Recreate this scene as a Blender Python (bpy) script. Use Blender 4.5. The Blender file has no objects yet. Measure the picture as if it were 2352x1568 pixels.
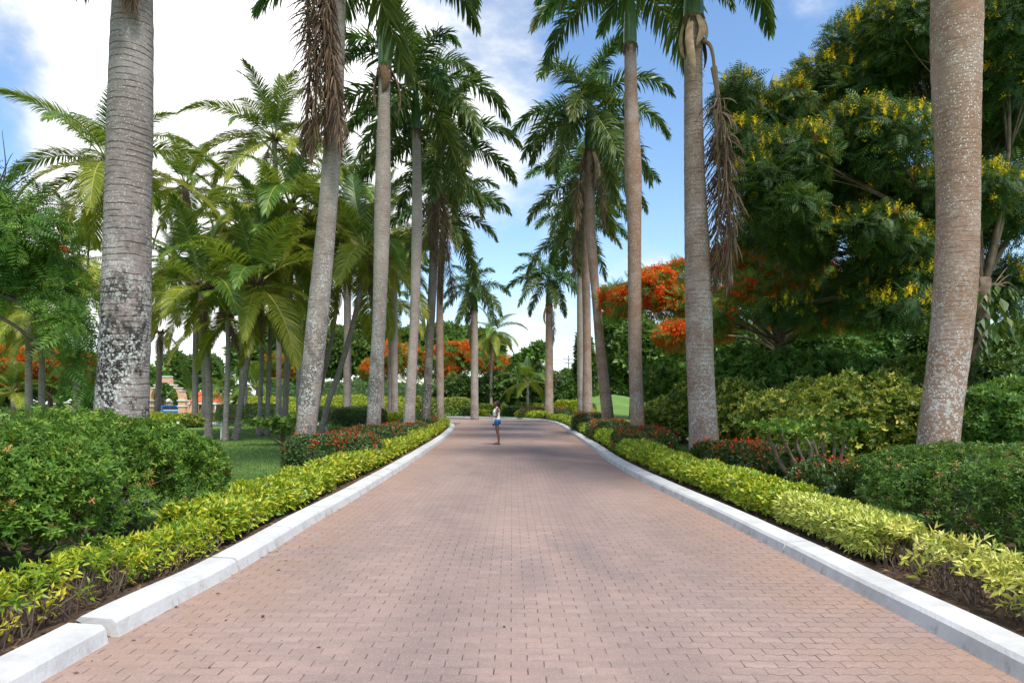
import bpy, math, random
import numpy as np
from mathutils import Vector
C = bpy.context.scene.collection
R = math.radians
# ------------------------------------------------------------------ camera
F, CX, HY, CH = 1568.0, 1176.0, 922.0, 1.65      # survey units: focal length, principal column, horizon row, eye height
cam = bpy.data.objects.new('camera', bpy.data.cameras.new('camera')); C.objects.link(cam)
cam.location = (0, 0, CH); cam.rotation_euler = (R(90), 0, 0)
cam.data.lens = 24.0; cam.data.sensor_width = 36.0
cam.data.shift_y = (HY - 784.0) / 2352.0
cam.data.clip_start = 0.05; cam.data.clip_end = 9000
bpy.context.scene.camera = cam
def P(x, y, Z): return np.array([(x - CX) * Z / F, Z, CH + (HY - y) * Z / F])
# ------------------------------------------------------------------ node helper
class B:
    def __init__(s, nt): s.nt = nt
    def n(s, t, **kw):
        nd = s.nt.nodes.new(t)
        for k, v in kw.items(): setattr(nd, k, v)
        return nd
    def put(s, sock, v):
        if isinstance(v, bpy.types.NodeSocket): s.nt.links.new(v, sock)
        elif v is not None: sock.default_value = v
    def math(s, op, a, b=None, c=None, clamp=False):
        nd = s.n('ShaderNodeMath', operation=op, use_clamp=clamp); s.put(nd.inputs[0], a); s.put(nd.inputs[1], b); s.put(nd.inputs[2], c); return nd.outputs[0]
    def vmath(s, op, a, b=None):
        nd = s.n('ShaderNodeVectorMath', operation=op); s.put(nd.inputs[0], a); s.put(nd.inputs[1], b)
        return nd.outputs[1] if op in ('DISTANCE', 'DOT_PRODUCT', 'LENGTH') else nd.outputs[0]
    def obj(s): return s.n('ShaderNodeTexCoord').outputs['Object']
    def sep(s, v):
        nd = s.n('ShaderNodeSeparateXYZ'); s.put(nd.inputs[0], v); return nd.outputs
    def comb(s, x, y, z):
        nd = s.n('ShaderNodeCombineXYZ'); s.put(nd.inputs[0], x); s.put(nd.inputs[1], y); s.put(nd.inputs[2], z); return nd.outputs[0]
    def mapv(s, v, sc=(1, 1, 1), loc=(0, 0, 0)):
        nd = s.n('ShaderNodeMapping'); s.put(nd.inputs[0], v); nd.inputs['Scale'].default_value = sc; nd.inputs['Location'].default_value = loc; return nd.outputs[0]
    def noise(s, v, scale, detail=4, rough=.55, dist=0):
        nd = s.n('ShaderNodeTexNoise'); s.put(nd.inputs['Vector'], v); nd.inputs['Scale'].default_value = scale
        nd.inputs['Detail'].default_value = detail; nd.inputs['Roughness'].default_value = rough; nd.inputs['Distortion'].default_value = dist; return nd.outputs[0]
    def voro(s, v, scale, feature='F1'):
        nd = s.n('ShaderNodeTexVoronoi', feature=feature); s.put(nd.inputs['Vector'], v); nd.inputs['Scale'].default_value = scale; return nd.outputs[0]
    def ramp(s, f, stops):
        nd = s.n('ShaderNodeValToRGB'); s.put(nd.inputs[0], f); e = nd.color_ramp.elements
        while len(e) < len(stops): e.new(0.5)
        for el, (p, c) in zip(e, stops):
            el.position = p; el.color = (c, c, c, 1) if isinstance(c, (int, float)) else (*c, 1)
        return nd.outputs[0]
    def sst(s, f, a, b, lo=0., hi=1.):
        nd = s.n('ShaderNodeMapRange', interpolation_type='SMOOTHSTEP'); s.put(nd.inputs[0], f)
        nd.inputs[1].default_value = a; nd.inputs[2].default_value = b; nd.inputs[3].default_value = lo; nd.inputs[4].default_value = hi; return nd.outputs[0]
    def mix(s, f, a, b, mode='MIX'):
        nd = s.n('ShaderNodeMix', data_type='RGBA', blend_type=mode); s.put(nd.inputs[0], f)
        for sock, v in ((nd.inputs[6], a), (nd.inputs[7], b)):
            s.put(sock, (*v, 1) if isinstance(v, tuple) and len(v) == 3 else v)
        return nd.outputs[2]
    def bump(s, h, strength=.5, dist=.02):
        nd = s.n('ShaderNodeBump'); s.put(nd.inputs['Height'], h); nd.inputs['Strength'].default_value = strength; nd.inputs['Distance'].default_value = dist; return nd.outputs[0]
def mk(name, rough=.8, spec=.3):
    m = bpy.data.materials.new(name); m.use_nodes = True
    b = B(m.node_tree); b.p = m.node_tree.nodes['Principled BSDF']; b.o = m.node_tree.nodes['Material Output']
    b.p.inputs['Roughness'].default_value = rough; b.p.inputs['Specular IOR Level'].default_value = spec
    return m, b
# ------------------------------------------------------------------ sky, sun, exposure
SUN = Vector((0.28, -0.5, 1.0)).normalized()
W = bpy.data.worlds.new('World'); bpy.context.scene.world = W; W.use_nodes = True
wb = B(W.node_tree); bg = W.node_tree.nodes['Background']
sky = wb.n('ShaderNodeTexSky', sky_type='NISHITA', sun_disc=False)
sky.sun_elevation = math.asin(SUN.z); sky.sun_rotation = math.atan2(SUN.x, SUN.y)
sky.dust_density = 0.6; sky.ozone_density = 1.0; sky.air_density = 1.0
dv = wb.n('ShaderNodeTexCoord').outputs['Generated']
nz = wb.noise(wb.mapv(dv, (1, 1, 1.5)), 3.2, 9, .58, .25)
nz2 = wb.noise(wb.mapv(dv, (1, 1, 1.6), (3, 1, 2)), 9, 7, .6)
def skydir(x, y): return tuple(Vector(((x - CX) / F, 1, (HY - y) / F)).normalized())
tot = None
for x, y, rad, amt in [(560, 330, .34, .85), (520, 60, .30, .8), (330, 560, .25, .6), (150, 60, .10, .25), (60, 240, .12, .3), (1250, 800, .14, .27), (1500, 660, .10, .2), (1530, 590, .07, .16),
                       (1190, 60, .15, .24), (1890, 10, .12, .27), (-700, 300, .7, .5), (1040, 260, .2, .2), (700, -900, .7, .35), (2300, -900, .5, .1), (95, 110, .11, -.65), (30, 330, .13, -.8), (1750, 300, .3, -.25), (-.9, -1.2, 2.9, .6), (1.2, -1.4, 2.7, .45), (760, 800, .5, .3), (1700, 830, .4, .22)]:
    d = wb.vmath('DISTANCE', dv, skydir(x, y) if rad < 2 else tuple(Vector((x, y, 1.1)).normalized())); rad = rad % 2  # largest-radius entries: unseen clouds added behind the camera for fill light
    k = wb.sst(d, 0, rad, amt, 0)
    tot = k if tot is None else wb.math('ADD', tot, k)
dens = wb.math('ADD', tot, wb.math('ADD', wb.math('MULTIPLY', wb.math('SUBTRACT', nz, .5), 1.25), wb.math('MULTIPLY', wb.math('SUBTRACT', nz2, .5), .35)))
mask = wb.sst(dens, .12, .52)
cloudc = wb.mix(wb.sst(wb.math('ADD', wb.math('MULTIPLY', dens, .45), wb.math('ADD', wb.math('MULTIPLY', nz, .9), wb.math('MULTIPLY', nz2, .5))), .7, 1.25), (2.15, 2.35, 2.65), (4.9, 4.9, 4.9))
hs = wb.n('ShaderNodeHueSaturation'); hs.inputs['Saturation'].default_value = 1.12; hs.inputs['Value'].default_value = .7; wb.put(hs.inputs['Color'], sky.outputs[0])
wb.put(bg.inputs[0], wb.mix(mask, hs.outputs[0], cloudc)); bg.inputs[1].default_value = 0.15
sl = bpy.data.lights.new('sun', 'SUN'); sl.energy = 2.0; sl.angle = R(12); sl.color = (1, .95, .86)
so = bpy.data.objects.new('sun', sl); C.objects.link(so); so.rotation_euler = (-SUN).to_track_quat('-Z', 'Y').to_euler()
vs = bpy.context.scene.view_settings
vs.view_transform = 'Standard'; vs.look = 'None'; vs.gamma = 1; vs.exposure = 1.25
bpy.context.scene.cycles.max_bounces = 6; bpy.context.scene.cycles.transmission_bounces = 4
# ------------------------------------------------------------------ mesh helpers
rng = np.random.default_rng(7)
def nrm(v): return v / np.maximum(np.linalg.norm(v, axis=-1, keepdims=True), 1e-9)
class Geo:
    def __init__(s): s.v = []; s.f = {3: [], 4: []}; s.m = {3: [], 4: []}; s.r = []; s.nv = 0
    def add(s, v, f, mat=0, rnd=None):
        v = np.asarray(v, float).reshape(-1, 3); f = np.asarray(f, int)
        s.v.append(v); k = f.shape[1]; s.f[k].append(f + s.nv); s.m[k].append(np.full(len(f), mat) if np.isscalar(mat) else mat)
        s.r.append(np.full(len(v), .5) if rnd is None else np.broadcast_to(rnd, (len(v),)).astype(float)); s.nv += len(v)
    def scatter(s, tmpl, pos, X, Zd, size, mat=0, rnd=None):
        tv, tf = tmpl; n = len(pos)
        if n == 0: return
        X = nrm(X); Y = nrm(np.cross(Zd, X)); Zn = np.cross(X, Y)
        size = np.broadcast_to(np.asarray(size, float), (n,))
        v = (tv[None, :, 0, None] * X[:, None] + tv[None, :, 1, None] * Y[:, None] + tv[None, :, 2, None] * Zn[:, None]) * size[:, None, None] + pos[:, None]
        f = tf[None] + (np.arange(n) * len(tv))[:, None, None]
        rnd = rng.random(n) if rnd is None else rnd
        s.add(v.reshape(-1, 3), f.reshape(-1, tf.shape[1]), mat, np.repeat(rnd, len(tv)))
    def tube(s, pts, rad, seg=8, mat=0, cap=True, ell=1.0, rnd=None):
        pts = np.asarray(pts, float); n = len(pts); rad = np.broadcast_to(np.asarray(rad, float), (n,))
        t = nrm(np.gradient(pts, axis=0)); up = np.array([0, 0, 1.]) if abs(t[0][2]) < .9 else np.array([1., 0, 0])
        A = np.zeros((n, 3)); a = np.cross(t[0], up); a /= np.linalg.norm(a)
        for i in range(n):
            a = a - t[i] * a.dot(t[i]); a /= max(np.linalg.norm(a), 1e-9); A[i] = a
        Bv = np.cross(t, A); th = np.linspace(0, 2 * np.pi, seg, endpoint=False)
        v = pts[:, None] + rad[:, None, None] * (np.cos(th)[None, :, None] * A[:, None] + ell * np.sin(th)[None, :, None] * Bv[:, None])
        i = np.arange(n - 1)[:, None] * seg; j = np.arange(seg)[None]; j2 = (j + 1) % seg
        f = np.stack([i + j, i + j2, i + seg + j2, i + seg + j], -1).reshape(-1, 4)
        v = v.reshape(-1, 3)
        s.add(v, f, mat, rnd)
        if cap:
            b0 = s.nv - len(v)
            for ring, c, fl in ((0, pts[0], 1), (n - 1, pts[-1], 0)):
                s.add([c], np.zeros((0, 3), int), mat); ci = s.nv - 1
                r0 = b0 + ring * seg; jj = np.arange(seg)
                ff = np.stack([r0 + jj, r0 + (jj + 1) % seg, np.full(seg, ci)], -1)
                s.f[3].append(ff[:, ::-1] if fl else ff); s.m[3].append(np.full(seg, mat))
    def box(s, c, h, mat=0, rz=0.0):
        x, y, z = h; v = np.array([[a * x, b * y, c2 * z] for c2 in (-1, 1) for b in (-1, 1) for a in (-1, 1)])
        cs, sn = math.cos(rz), math.sin(rz); v = np.stack([v[:, 0] * cs - v[:, 1] * sn, v[:, 0] * sn + v[:, 1] * cs, v[:, 2]], -1)
        s.add(v + np.asarray(c, float), [[0, 2, 3, 1], [4, 5, 7, 6], [0, 1, 5, 4], [2, 6, 7, 3], [0, 4, 6, 2], [1, 3, 7, 5]], mat)
    def prism(s, poly, axis, lo, hi, mat=0):      # extrude a 2D outline (list of (a, z)) along x or y
        n = len(poly); p = np.asarray(poly, float)
        def put(w): return np.stack([p[:, 0], np.full(n, w), p[:, 1]], -1) if axis == 'y' else np.stack([np.full(n, w), p[:, 0], p[:, 1]], -1)
        v = np.concatenate([put(lo), put(hi)]); j = np.arange(n); j2 = (j + 1) % n
        s.add(v, np.stack([j, j2, j2 + n, j + n], -1), mat); b0 = s.nv - 2 * n
        from mathutils.geometry import tessellate_polygon
        tr = np.array(tessellate_polygon([[Vector((a, z, 0)) for a, z in poly]]))
        for off in (0, n): s.f[3].append(tr + b0 + off); s.m[3].append(np.full(len(tr), mat))
    def build(s, name, mats, parent=None, loc=None, smooth=False):
        v = np.concatenate(s.v); me = bpy.data.meshes.new(name)
        f3 = np.concatenate(s.f[3]) if s.f[3] else np.zeros((0, 3), int); f4 = np.concatenate(s.f[4]) if s.f[4] else np.zeros((0, 4), int)
        mi = np.concatenate([np.concatenate(s.m[k]) if s.m[k] else np.zeros(0, int) for k in (3, 4)])
        li = np.concatenate([f3.ravel(), f4.ravel()]); n3, n4 = len(f3), len(f4)
        st = np.concatenate([np.arange(n3) * 3, n3 * 3 + np.arange(n4) * 4])
        me.vertices.add(len(v)); me.vertices.foreach_set('co', v.ravel())
        me.loops.add(len(li)); me.loops.foreach_set('vertex_index', li)
        me.polygons.add(n3 + n4); me.polygons.foreach_set('loop_start', st)
        for m in (mats if isinstance(mats, (list, tuple)) else [mats]): me.materials.append(m)
        me.polygons.foreach_set('material_index', mi)
        me.polygons.foreach_set('use_smooth', np.full(n3 + n4, smooth))
        me.update(calc_edges=True)
        at = me.attributes.new('rnd', 'FLOAT', 'POINT'); at.data.foreach_set('value', np.concatenate(s.r))
        return link(name, me, parent, loc)
def link(name, me, parent=None, loc=None):
    o = bpy.data.objects.new(name, me); C.objects.link(o)
    if parent is not None: o.parent = parent
    if loc is not None: o.location = loc
    return o
def tag(o, label=None, cat=None, group=None, kind=None):
    for k, v in (('label', label), ('category', cat), ('group', group), ('kind', kind)):
        if v: o[k] = v
    return o
def thing(name, loc, label, cat, group=None):
    o = bpy.data.objects.new(name, None); C.objects.link(o); o.location = loc; o.empty_display_size = .2
    return tag(o, label, cat, group)
def catmull(pts, n):
    p = np.asarray(pts, float); p = np.concatenate([[2 * p[0] - p[1]], p, [2 * p[-1] - p[-2]]])
    out = []
    for i in range(1, len(p) - 2):
        t = np.linspace(0, 1, 16, endpoint=False)[:, None]
        a, b, c, d = p[i - 1], p[i], p[i + 1], p[i + 2]
        out.append(.5 * (2 * b + (c - a) * t + (2 * a - 5 * b + 4 * c - d) * t ** 2 + (3 * b - a - 3 * c + d) * t ** 3))
    out = np.concatenate(out + [p[-2:-1]])
    L = np.concatenate([[0], np.cumsum(np.linalg.norm(np.diff(out, axis=0), axis=1))])
    s = np.linspace(0, L[-1], n)
    return np.stack([np.interp(s, L, out[:, k]) for k in range(out.shape[1])], -1)
def lump(p, k=1.0, seed=0):      # cheap smooth noise in -1..1
    r = np.random.default_rng(seed); o = 0
    for a in (1, 1.9, 3.3):
        w = r.normal(size=(3, p.shape[-1])) * k * a; ph = r.random(3) * 6.28
        o = o + sum(np.sin(p @ w[i] + ph[i]) for i in range(3)) / (3 * a ** .8)
    return o * .7
def unit(n):
    return nrm(rng.normal(size=(n, 3)))
# leaf templates (x along the leaf, z the leaf normal)
LEAF = (np.array([[0, 0, 0], [.5, 0, -.06], [1, 0, -.1], [.42, .27, .05], [.42, -.27, .05]]), np.array([[0, 1, 2, 3], [0, 4, 2, 1]]))
QUAD = (np.array([[0, 0, 0], [.5, -.24, .05], [1, 0, -.06], [.5, .24, .05]]), np.array([[0, 1, 2, 3]]))
def compose(base, placements):
    vs_, fs_, k = [], [], 0
    for o, X, Zd, s in placements:
        X = nrm(np.asarray(X, float)); Y = nrm(np.cross(Zd, X)); Zn = np.cross(X, Y)
        vs_.append(np.asarray(o) + s * (base[0][:, :1] * X + base[0][:, 1:2] * Y + base[0][:, 2:] * Zn)); fs_.append(base[1] + k); k += len(base[0])
    return np.concatenate(vs_), np.concatenate(fs_)
def star(base, n, lift, seed):
    r = np.random.default_rng(seed); pl = []
    for i in range(n):
        a = i * 2.4 + r.random() * .4; e = lift * (1 - .6 * i / n) + r.normal() * .1
        pl.append(((0, 0, 0), (math.cos(a) * math.cos(e), math.sin(a) * math.cos(e), math.sin(e)), (-math.cos(a) * math.sin(e), -math.sin(a) * math.sin(e), math.cos(e)), .75 + .5 * r.random()))
    return compose(base, pl)
def spray(base, n, seed, ln=.9, size=.62):
    r = np.random.default_rng(seed); pl = []
    for i in range(n):
        a = i * 2.4 + r.normal() * .3; e = .15 + .75 * i / n + r.normal() * .25; q = .25 + .75 * (1 - i / n)
        pl.append(((r.normal() * .05, r.normal() * .05, ln * (i / n - .6)), (math.cos(a) * math.cos(e), math.sin(a) * math.cos(e), math.sin(e)), (-math.cos(a) * math.sin(e) + r.normal() * .3, -math.sin(a) * math.sin(e) + r.normal() * .3, math.cos(e)), size * (.55 + .6 * q + .2 * r.random())))
    return compose(base, pl)
OVAL = (np.array([[0, 0, 0], [.5, 0, -.05], [1, 0, -.14], [.4, .24, .05], [.4, -.24, .05]]), LEAF[1])
STAR5 = spray(OVAL, 8, 3)
LANCE = (np.array([[0, 0, 0], [.5, 0, -.05], [1, 0, -.16], [.45, .17, .04], [.45, -.17, .04]]), LEAF[1])
SPRIG = spray(LANCE, 10, 8, 1.3, .8)
STARQ = star(QUAD, 5, .7, 4)
TUFT = star(QUAD, 7, 1.1, 5)
def fern(n):
    pl = []
    nar = (np.array([[0, 0, 0], [.4, -.13, .0], [1, 0, -.12], [.4, .13, 0]]), QUAD[1])
    for i in range(n):
        t = .15 + .85 * i / (n - 1); ln = .38 * math.sin(math.pi * (.18 + .7 * t)) ; x = t; z = -.18 * t * t
        for sd in (-1, 1): pl.append(((x, 0, z), (.45, sd, -.12), (0, 0, 1), ln))
    pl.append(((0.97, 0, -.18), (1, 0, -.4), (0, 0, 1), .2))
    return compose(nar, pl)
FERN = fern(7)
def blossom(n, seed, flat=.5):
    r = np.random.default_rng(seed); pl = []
    for i in range(n):
        o = r.normal(size=3) * .35; o[2] *= flat; pl.append((o, r.normal(size=3), r.normal(size=3) + (0, 0, 1), .4 + .3 * r.random()))
    return compose(QUAD, pl)
BLOOM = blossom(9, 11)
SPIKE = compose(QUAD, [((0, 0, 0), (0, 0, 1), (1, 0, 0), .6)] + [((.1 * math.cos(i * 2.4) * (1 - i / 14), .1 * math.sin(i * 2.4) * (1 - i / 14), .15 + i * .06), (math.cos(i * 2.4), math.sin(i * 2.4), .6), (0, 0, 1), .22) for i in range(12)])
# ------------------------------------------------------------------ materials
GAIN = {'royal': 1.95, 'coconut': 1.95, 'hedge': 1.75, 'variegated': 1.85, 'golden': 1.35, 'green': 1.95, 'dark': 1.9, 'ixora': 1.6, 'feathery': 1.35, 'flame': 1.8, 'broadleaf': 1.6}
def leafmat(name, stops, rough=.45, spec=.4, trans=.3, tcol=None, var=.25):
    gn = GAIN.get(name.split('_')[0], 1.0); stops = [(p, tuple(min(.8, q * gn) for q in c)) for p, c in stops]
    m, b = mk(name, rough, spec)
    at = b.n('ShaderNodeAttribute', attribute_name='rnd').outputs['Fac']
    col = b.ramp(at, stops)
    oi = b.n('ShaderNodeObjectInfo').outputs['Random']
    h = b.n('ShaderNodeHueSaturation'); b.put(h.inputs['Color'], col); b.put(h.inputs['Value'], b.math('MULTIPLY_ADD', oi, var, 1 - var / 2)); b.put(h.inputs['Hue'], b.math('MULTIPLY_ADD', oi, .02, .49))
    b.put(b.p.inputs['Base Color'], h.outputs[0])
    t = b.n('ShaderNodeBsdfTranslucent'); tc = b.mix(.5, h.outputs[0], tcol or (.25, .32, .03)); b.put(t.inputs[0], tc)
    mx = b.n('ShaderNodeMixShader'); mx.inputs[0].default_value = trans
    b.put(mx.inputs[1], b.p.outputs[0]); b.put(mx.inputs[2], t.outputs[0]); b.put(b.o.inputs[0], mx.outputs[0])
    return m
def plain(name, col, rough=.7, spec=.3, nz_=.12, scale=6, bump=0, metal=0):
    m, b = mk(name, rough, spec); v = b.obj(); f = b.noise(v, scale, 6, .6)
    lo = tuple(c * (1 - nz_) for c in col); hi = tuple(min(1, c * (1 + nz_)) for c in col)
    b.put(b.p.inputs['Base Color'], b.ramp(f, [(.3, lo), (.7, hi)])); b.p.inputs['Metallic'].default_value = metal
    if bump: b.put(b.p.inputs['Normal'], b.bump(f, bump, .02))
    return m
MAT = {}
MAT['royal'] = leafmat('royal_palm_leaf', [(0, (.012, .032, .008)), (.55, (.03, .075, .014)), (.9, (.055, .11, .02)), (1, (.15, .14, .04))], .35, .42, .3)
MAT['royal_old'] = leafmat('royal_palm_old_leaf', [(0, (.025, .05, .012)), (.5, (.05, .085, .02)), (.8, (.13, .13, .04)), (1, (.24, .17, .08))], .42, .4, .3)
MAT['coco'] = leafmat('coconut_leaf', [(0, (.03, .07, .01)), (.5, (.062, .12, .015)), (.85, (.11, .17, .02)), (1, (.22, .2, .03))], .4, .35, .42, (.4, .42, .03))
MAT['coco_yellow'] = leafmat('coconut_yellow_leaf', [(0, (.07, .105, .012)), (.5, (.15, .175, .02)), (.85, (.27, .24, .03)), (1, (.36, .25, .035))], .42, .35, .42, (.5, .42, .03))
MAT['coco_dark'] = leafmat('coconut_young_leaf', [(0, (.022, .05, .012)), (.6, (.045, .085, .018)), (1, (.09, .13, .03))], .38, .4, .36)
MAT['dead'] = leafmat('dead_palm_leaf', [(0, (.1, .062, .038)), (.5, (.2, .13, .085)), (1, (.34, .24, .16))], .75, .2, .12, (.3, .18, .08))
MAT['rachis'] = plain('frond_rib', (.2, .24, .06), .45, .4)
MAT['rachis_y'] = plain('frond_rib_yellow', (.36, .33, .07), .45, .4)
MAT['rachis_d'] = plain('frond_rib_dead', (.24, .17, .11), .7)
MAT['shaft'] = plain('crownshaft_green', (.055, .12, .028), .3, .5, .3, 3)
MAT['sheath'] = plain('dry_sheath', (.42, .29, .19), .7, .25, .35, 7, .3)
MAT['sheath_dark'] = plain('dry_spathe', (.2, .105, .06), .6, .3, .35, 7, .3)
MAT['fibre'] = plain('palm_fibre', (.13, .085, .05), .9, .1, .5, 14, .8)
MAT['twig'] = plain('twig_bark', (.13, .095, .07), .9, .1, .4, 9, .4)
MAT['bark'] = plain('tree_bark', (.16, .12, .09), .9, .1, .45, 5, .6)
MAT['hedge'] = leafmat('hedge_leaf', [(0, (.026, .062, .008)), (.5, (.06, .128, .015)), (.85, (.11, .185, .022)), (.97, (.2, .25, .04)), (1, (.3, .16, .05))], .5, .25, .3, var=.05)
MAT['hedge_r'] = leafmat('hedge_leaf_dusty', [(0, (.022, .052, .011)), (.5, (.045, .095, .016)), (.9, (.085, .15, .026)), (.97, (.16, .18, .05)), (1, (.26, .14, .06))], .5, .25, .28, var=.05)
MAT['dryleaf'] = leafmat('dry_hedge_leaf', [(0, (.2, .08, .025)), (1, (.42, .2, .07))], .6, .3, .2, (.4, .2, .05))
MAT['yellow'] = leafmat('golden_hedge_leaf', [(0, (.075, .165, .014)), (.4, (.2, .3, .02)), (.8, (.4, .43, .028)), (1, (.5, .4, .04))], .4, .45, .3, (.5, .5, .03), .08)
MAT['varieg'] = leafmat('variegated_leaf', [(0, (.1, .16, .025)), (.4, (.3, .3, .05)), (.8, (.5, .44, .1)), (1, (.6, .5, .16))], .4, .45, .28, (.5, .48, .08), .08)
MAT['duranta'] = leafmat('variegated_shrub_leaf', [(0, (.035, .075, .012)), (.5, (.085, .13, .018)), (.8, (.2, .22, .03)), (1, (.36, .33, .06))], .42, .4, .28, var=.1)
MAT['shrub'] = leafmat('green_shrub_leaf', [(0, (.028, .065, .013)), (.5, (.055, .12, .02)), (.85, (.095, .17, .028)), (1, (.16, .21, .04))], .42, .4, .28, var=.2)
MAT['shrub_dk'] = leafmat('dark_shrub_leaf', [(0, (.018, .042, .011)), (.5, (.035, .075, .017)), (1, (.07, .12, .026))], .42, .4, .22, var=.2)
MAT['ixora'] = leafmat('ixora_leaf', [(0, (.018, .04, .012)), (.5, (.034, .068, .016)), (.9, (.06, .1, .022)), (1, (.12, .09, .03))], .38, .45, .2, var=.08)
MAT['red'] = leafmat('red_flower', [(0, (.55, .035, .012)), (1, (.8, .1, .03))], .6, .2, .3, (.8, .08, .02), .05)
MAT['orange'] = leafmat('orange_blossom', [(0, (.85, .075, .012)), (.5, (.95, .15, .02)), (1, (.95, .29, .035))], .7, .1, .42, (1, .16, .02), .08)
MAT['yellowfl'] = leafmat('yellow_blossom', [(0, (.85, .56, .015)), (1, (.92, .74, .03))], .6, .2, .35, (.9, .6, .02), .05)
MAT['purple'] = leafmat('purple_bract', [(0, (.28, .03, .2)), (1, (.5, .09, .36))], .6, .2, .3, (.5, .05, .3), .05)
MAT['pod'] = leafmat('red_pod', [(0, (.3, .06, .03)), (1, (.45, .12, .06))], .6, .2, .3, (.5, .1, .04), .05)
MAT['pelto'] = leafmat('feathery_leaf', [(0, (.016, .045, .01)), (.55, (.032, .08, .014)), (.9, (.055, .12, .02)), (1, (.09, .15, .025))], .5, .35, .26, var=.05)
MAT['delonix'] = leafmat('flame_tree_leaf', [(0, (.03, .09, .014)), (.5, (.06, .15, .02)), (1, (.12, .22, .03))], .5, .35, .32, var=.1)
MAT['bgtree'] = leafmat('broadleaf_far', [(0, (.035, .08, .02)), (.5, (.07, .13, .03)), (1, (.14, .2, .05))], .5, .35, .28, var=.5)
MAT['pothos'] = leafmat('vine_leaf', [(0, (.025, .06, .012)), (.7, (.06, .12, .02)), (1, (.16, .2, .04))], .35, .5, .25, var=.05)
MAT['litter'] = leafmat('fallen_leaf', [(0, (.07, .045, .028)), (.6, (.15, .09, .05)), (.9, (.28, .17, .08)), (1, (.36, .26, .1))], .8, .2, .05, (.3, .2, .1), .05)
MAT['blade'] = leafmat('grass_blade', [(0, (.06, .14, .02)), (.6, (.11, .21, .035)), (1, (.21, .24, .07))], .5, .3, .3, var=.05)
MAT['white'] = plain('white_paint', (.78, .78, .76), .6, .3, .04)
MAT['pink'] = plain('pink_render', (.66, .4, .27), .8, .2, .06)
MAT['pinkdk'] = plain('brown_pink_render', (.4, .25, .19), .8, .2, .08)
def trunkmat(name, base, dark, light, ringf=9., ring=.6, lichen=.5, lich_top=3.5, lich_base=.15, black=.3, black_top=3.0, speck=.5):
    base, dark, light = (tuple(q * 1.2 for q in c_) for c_ in (base, dark, light)); m, b = mk(name, .85, .2); o = b.obj(); x, y, z = b.sep(o)
    wob = b.noise(o, 1.6, 3); zz = b.math('ADD', z, b.math('MULTIPLY', wob, .16))
    fine = b.noise(b.mapv(o, (7, 7, 34)), 1.0, 5, .6)
    streak = b.noise(b.mapv(o, (2.2, 2.2, 21)), 1.0, 4, .5, .3)
    big = b.noise(o, 1.3, 4)
    c = b.mix(b.sst(fine, .3, .7), dark, base); c = b.mix(b.sst(big, .4, .72, 0, .55), c, light)
    ph = b.math('FRACT', b.math('MULTIPLY', zz, ringf))
    line = b.math('MULTIPLY', b.math('SUBTRACT', 1, b.sst(ph, .0, .22)), b.sst(streak, .40, .58))
    ringh = b.math('MULTIPLY', b.sst(z, .9, 2.2, .12, 1), ring)
    c = b.mix(b.math('MULTIPLY', line, ringh), c, tuple(q * .3 for q in dark))
    bl = b.math('MULTIPLY', b.sst(b.noise(b.mapv(o, (1, 1, .6), (5, 2, 1)), 2.3, 8, .68), .44, .54), b.sst(z, black_top * .5, black_top, black, 0))
    c = b.mix(bl, c, (.028, .024, .02))
    lm = b.sst(b.noise(b.mapv(o, (1, 1, .7), (1, 7, 3)), 2.6, 5, .65), .36, .6)
    fall = b.sst(z, lich_top * .35, lich_top, 1, lich_base)
    vo = b.voro(b.mapv(o, (1, 1, .8)), 19); spots = b.math('SUBTRACT', 1, b.sst(vo, .2, .38))
    pat = b.sst(b.noise(o, 17, 5, .65), .5, .6)
    k = b.math('MULTIPLY', b.math('MULTIPLY', b.math('MAXIMUM', spots, pat), b.math('MULTIPLY', lm, fall)), lichen)
    c = b.mix(k, c, (.56, .585, .555))
    sp = b.math('MULTIPLY', b.math('SUBTRACT', 1, b.sst(b.voro(b.mapv(o, (1, 1, .9), (2, 2, 2)), 26), .17, .3)), b.math('MULTIPLY', speck, b.sst(b.noise(o, 2.6, 4), .36, .56)))
    c = b.mix(sp, c, (.66, .63, .59))
    b.put(b.p.inputs['Base Color'], c)
    h = b.math('SUBTRACT', b.math('ADD', b.math('MULTIPLY', fine, .5), b.math('MULTIPLY', k, .4)), b.math('MULTIPLY', line, ringh))
    b.put(b.p.inputs['Normal'], b.bump(h, .55, .025))
    return m
TM = {}
TM['ringed'] = trunkmat('trunk_ringed_grey', (.26, .215, .19), (.15, .12, .105), (.36, .31, .285), 11, .95, 1.0, 5.2, .12, .95, 5.0, .6)
TM['lichen'] = trunkmat('trunk_lichen_grey', (.27, .225, .195), (.17, .14, .12), (.33, .29, .26), 12, .35, .85, 7.5, .25, .55, 4.5, .4)
TM['brown'] = trunkmat('trunk_smooth_brown', (.27, .17, .118), (.185, .115, .078), (.35, .275, .24), 14, .25, .75, 4.2, .25, .0, 2.0, 1.0)
TM['brownring'] = trunkmat('trunk_brown_ringed', (.25, .175, .135), (.16, .11, .085), (.36, .3, .275), 10, .6, .6, 5.5, .3, .1, 1.5, .75)
TM['pale'] = trunkmat('trunk_pale', (.31, .255, .22), (.2, .16, .14), (.38, .33, .3), 10, .3, .5, 6, .2, .4, 3, .3)
TM['darkt'] = trunkmat('trunk_dark', (.15, .12, .1), (.085, .068, .055), (.22, .18, .16), 9, .5, .6, 5, .2, .7, 5, .3)
TM['coco'] = trunkmat('coconut_trunk', (.23, .19, .16), (.12, .095, .08), (.3, .26, .23), 8, .8, .45, 4, .1, .4, 1.2, .3)
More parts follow.
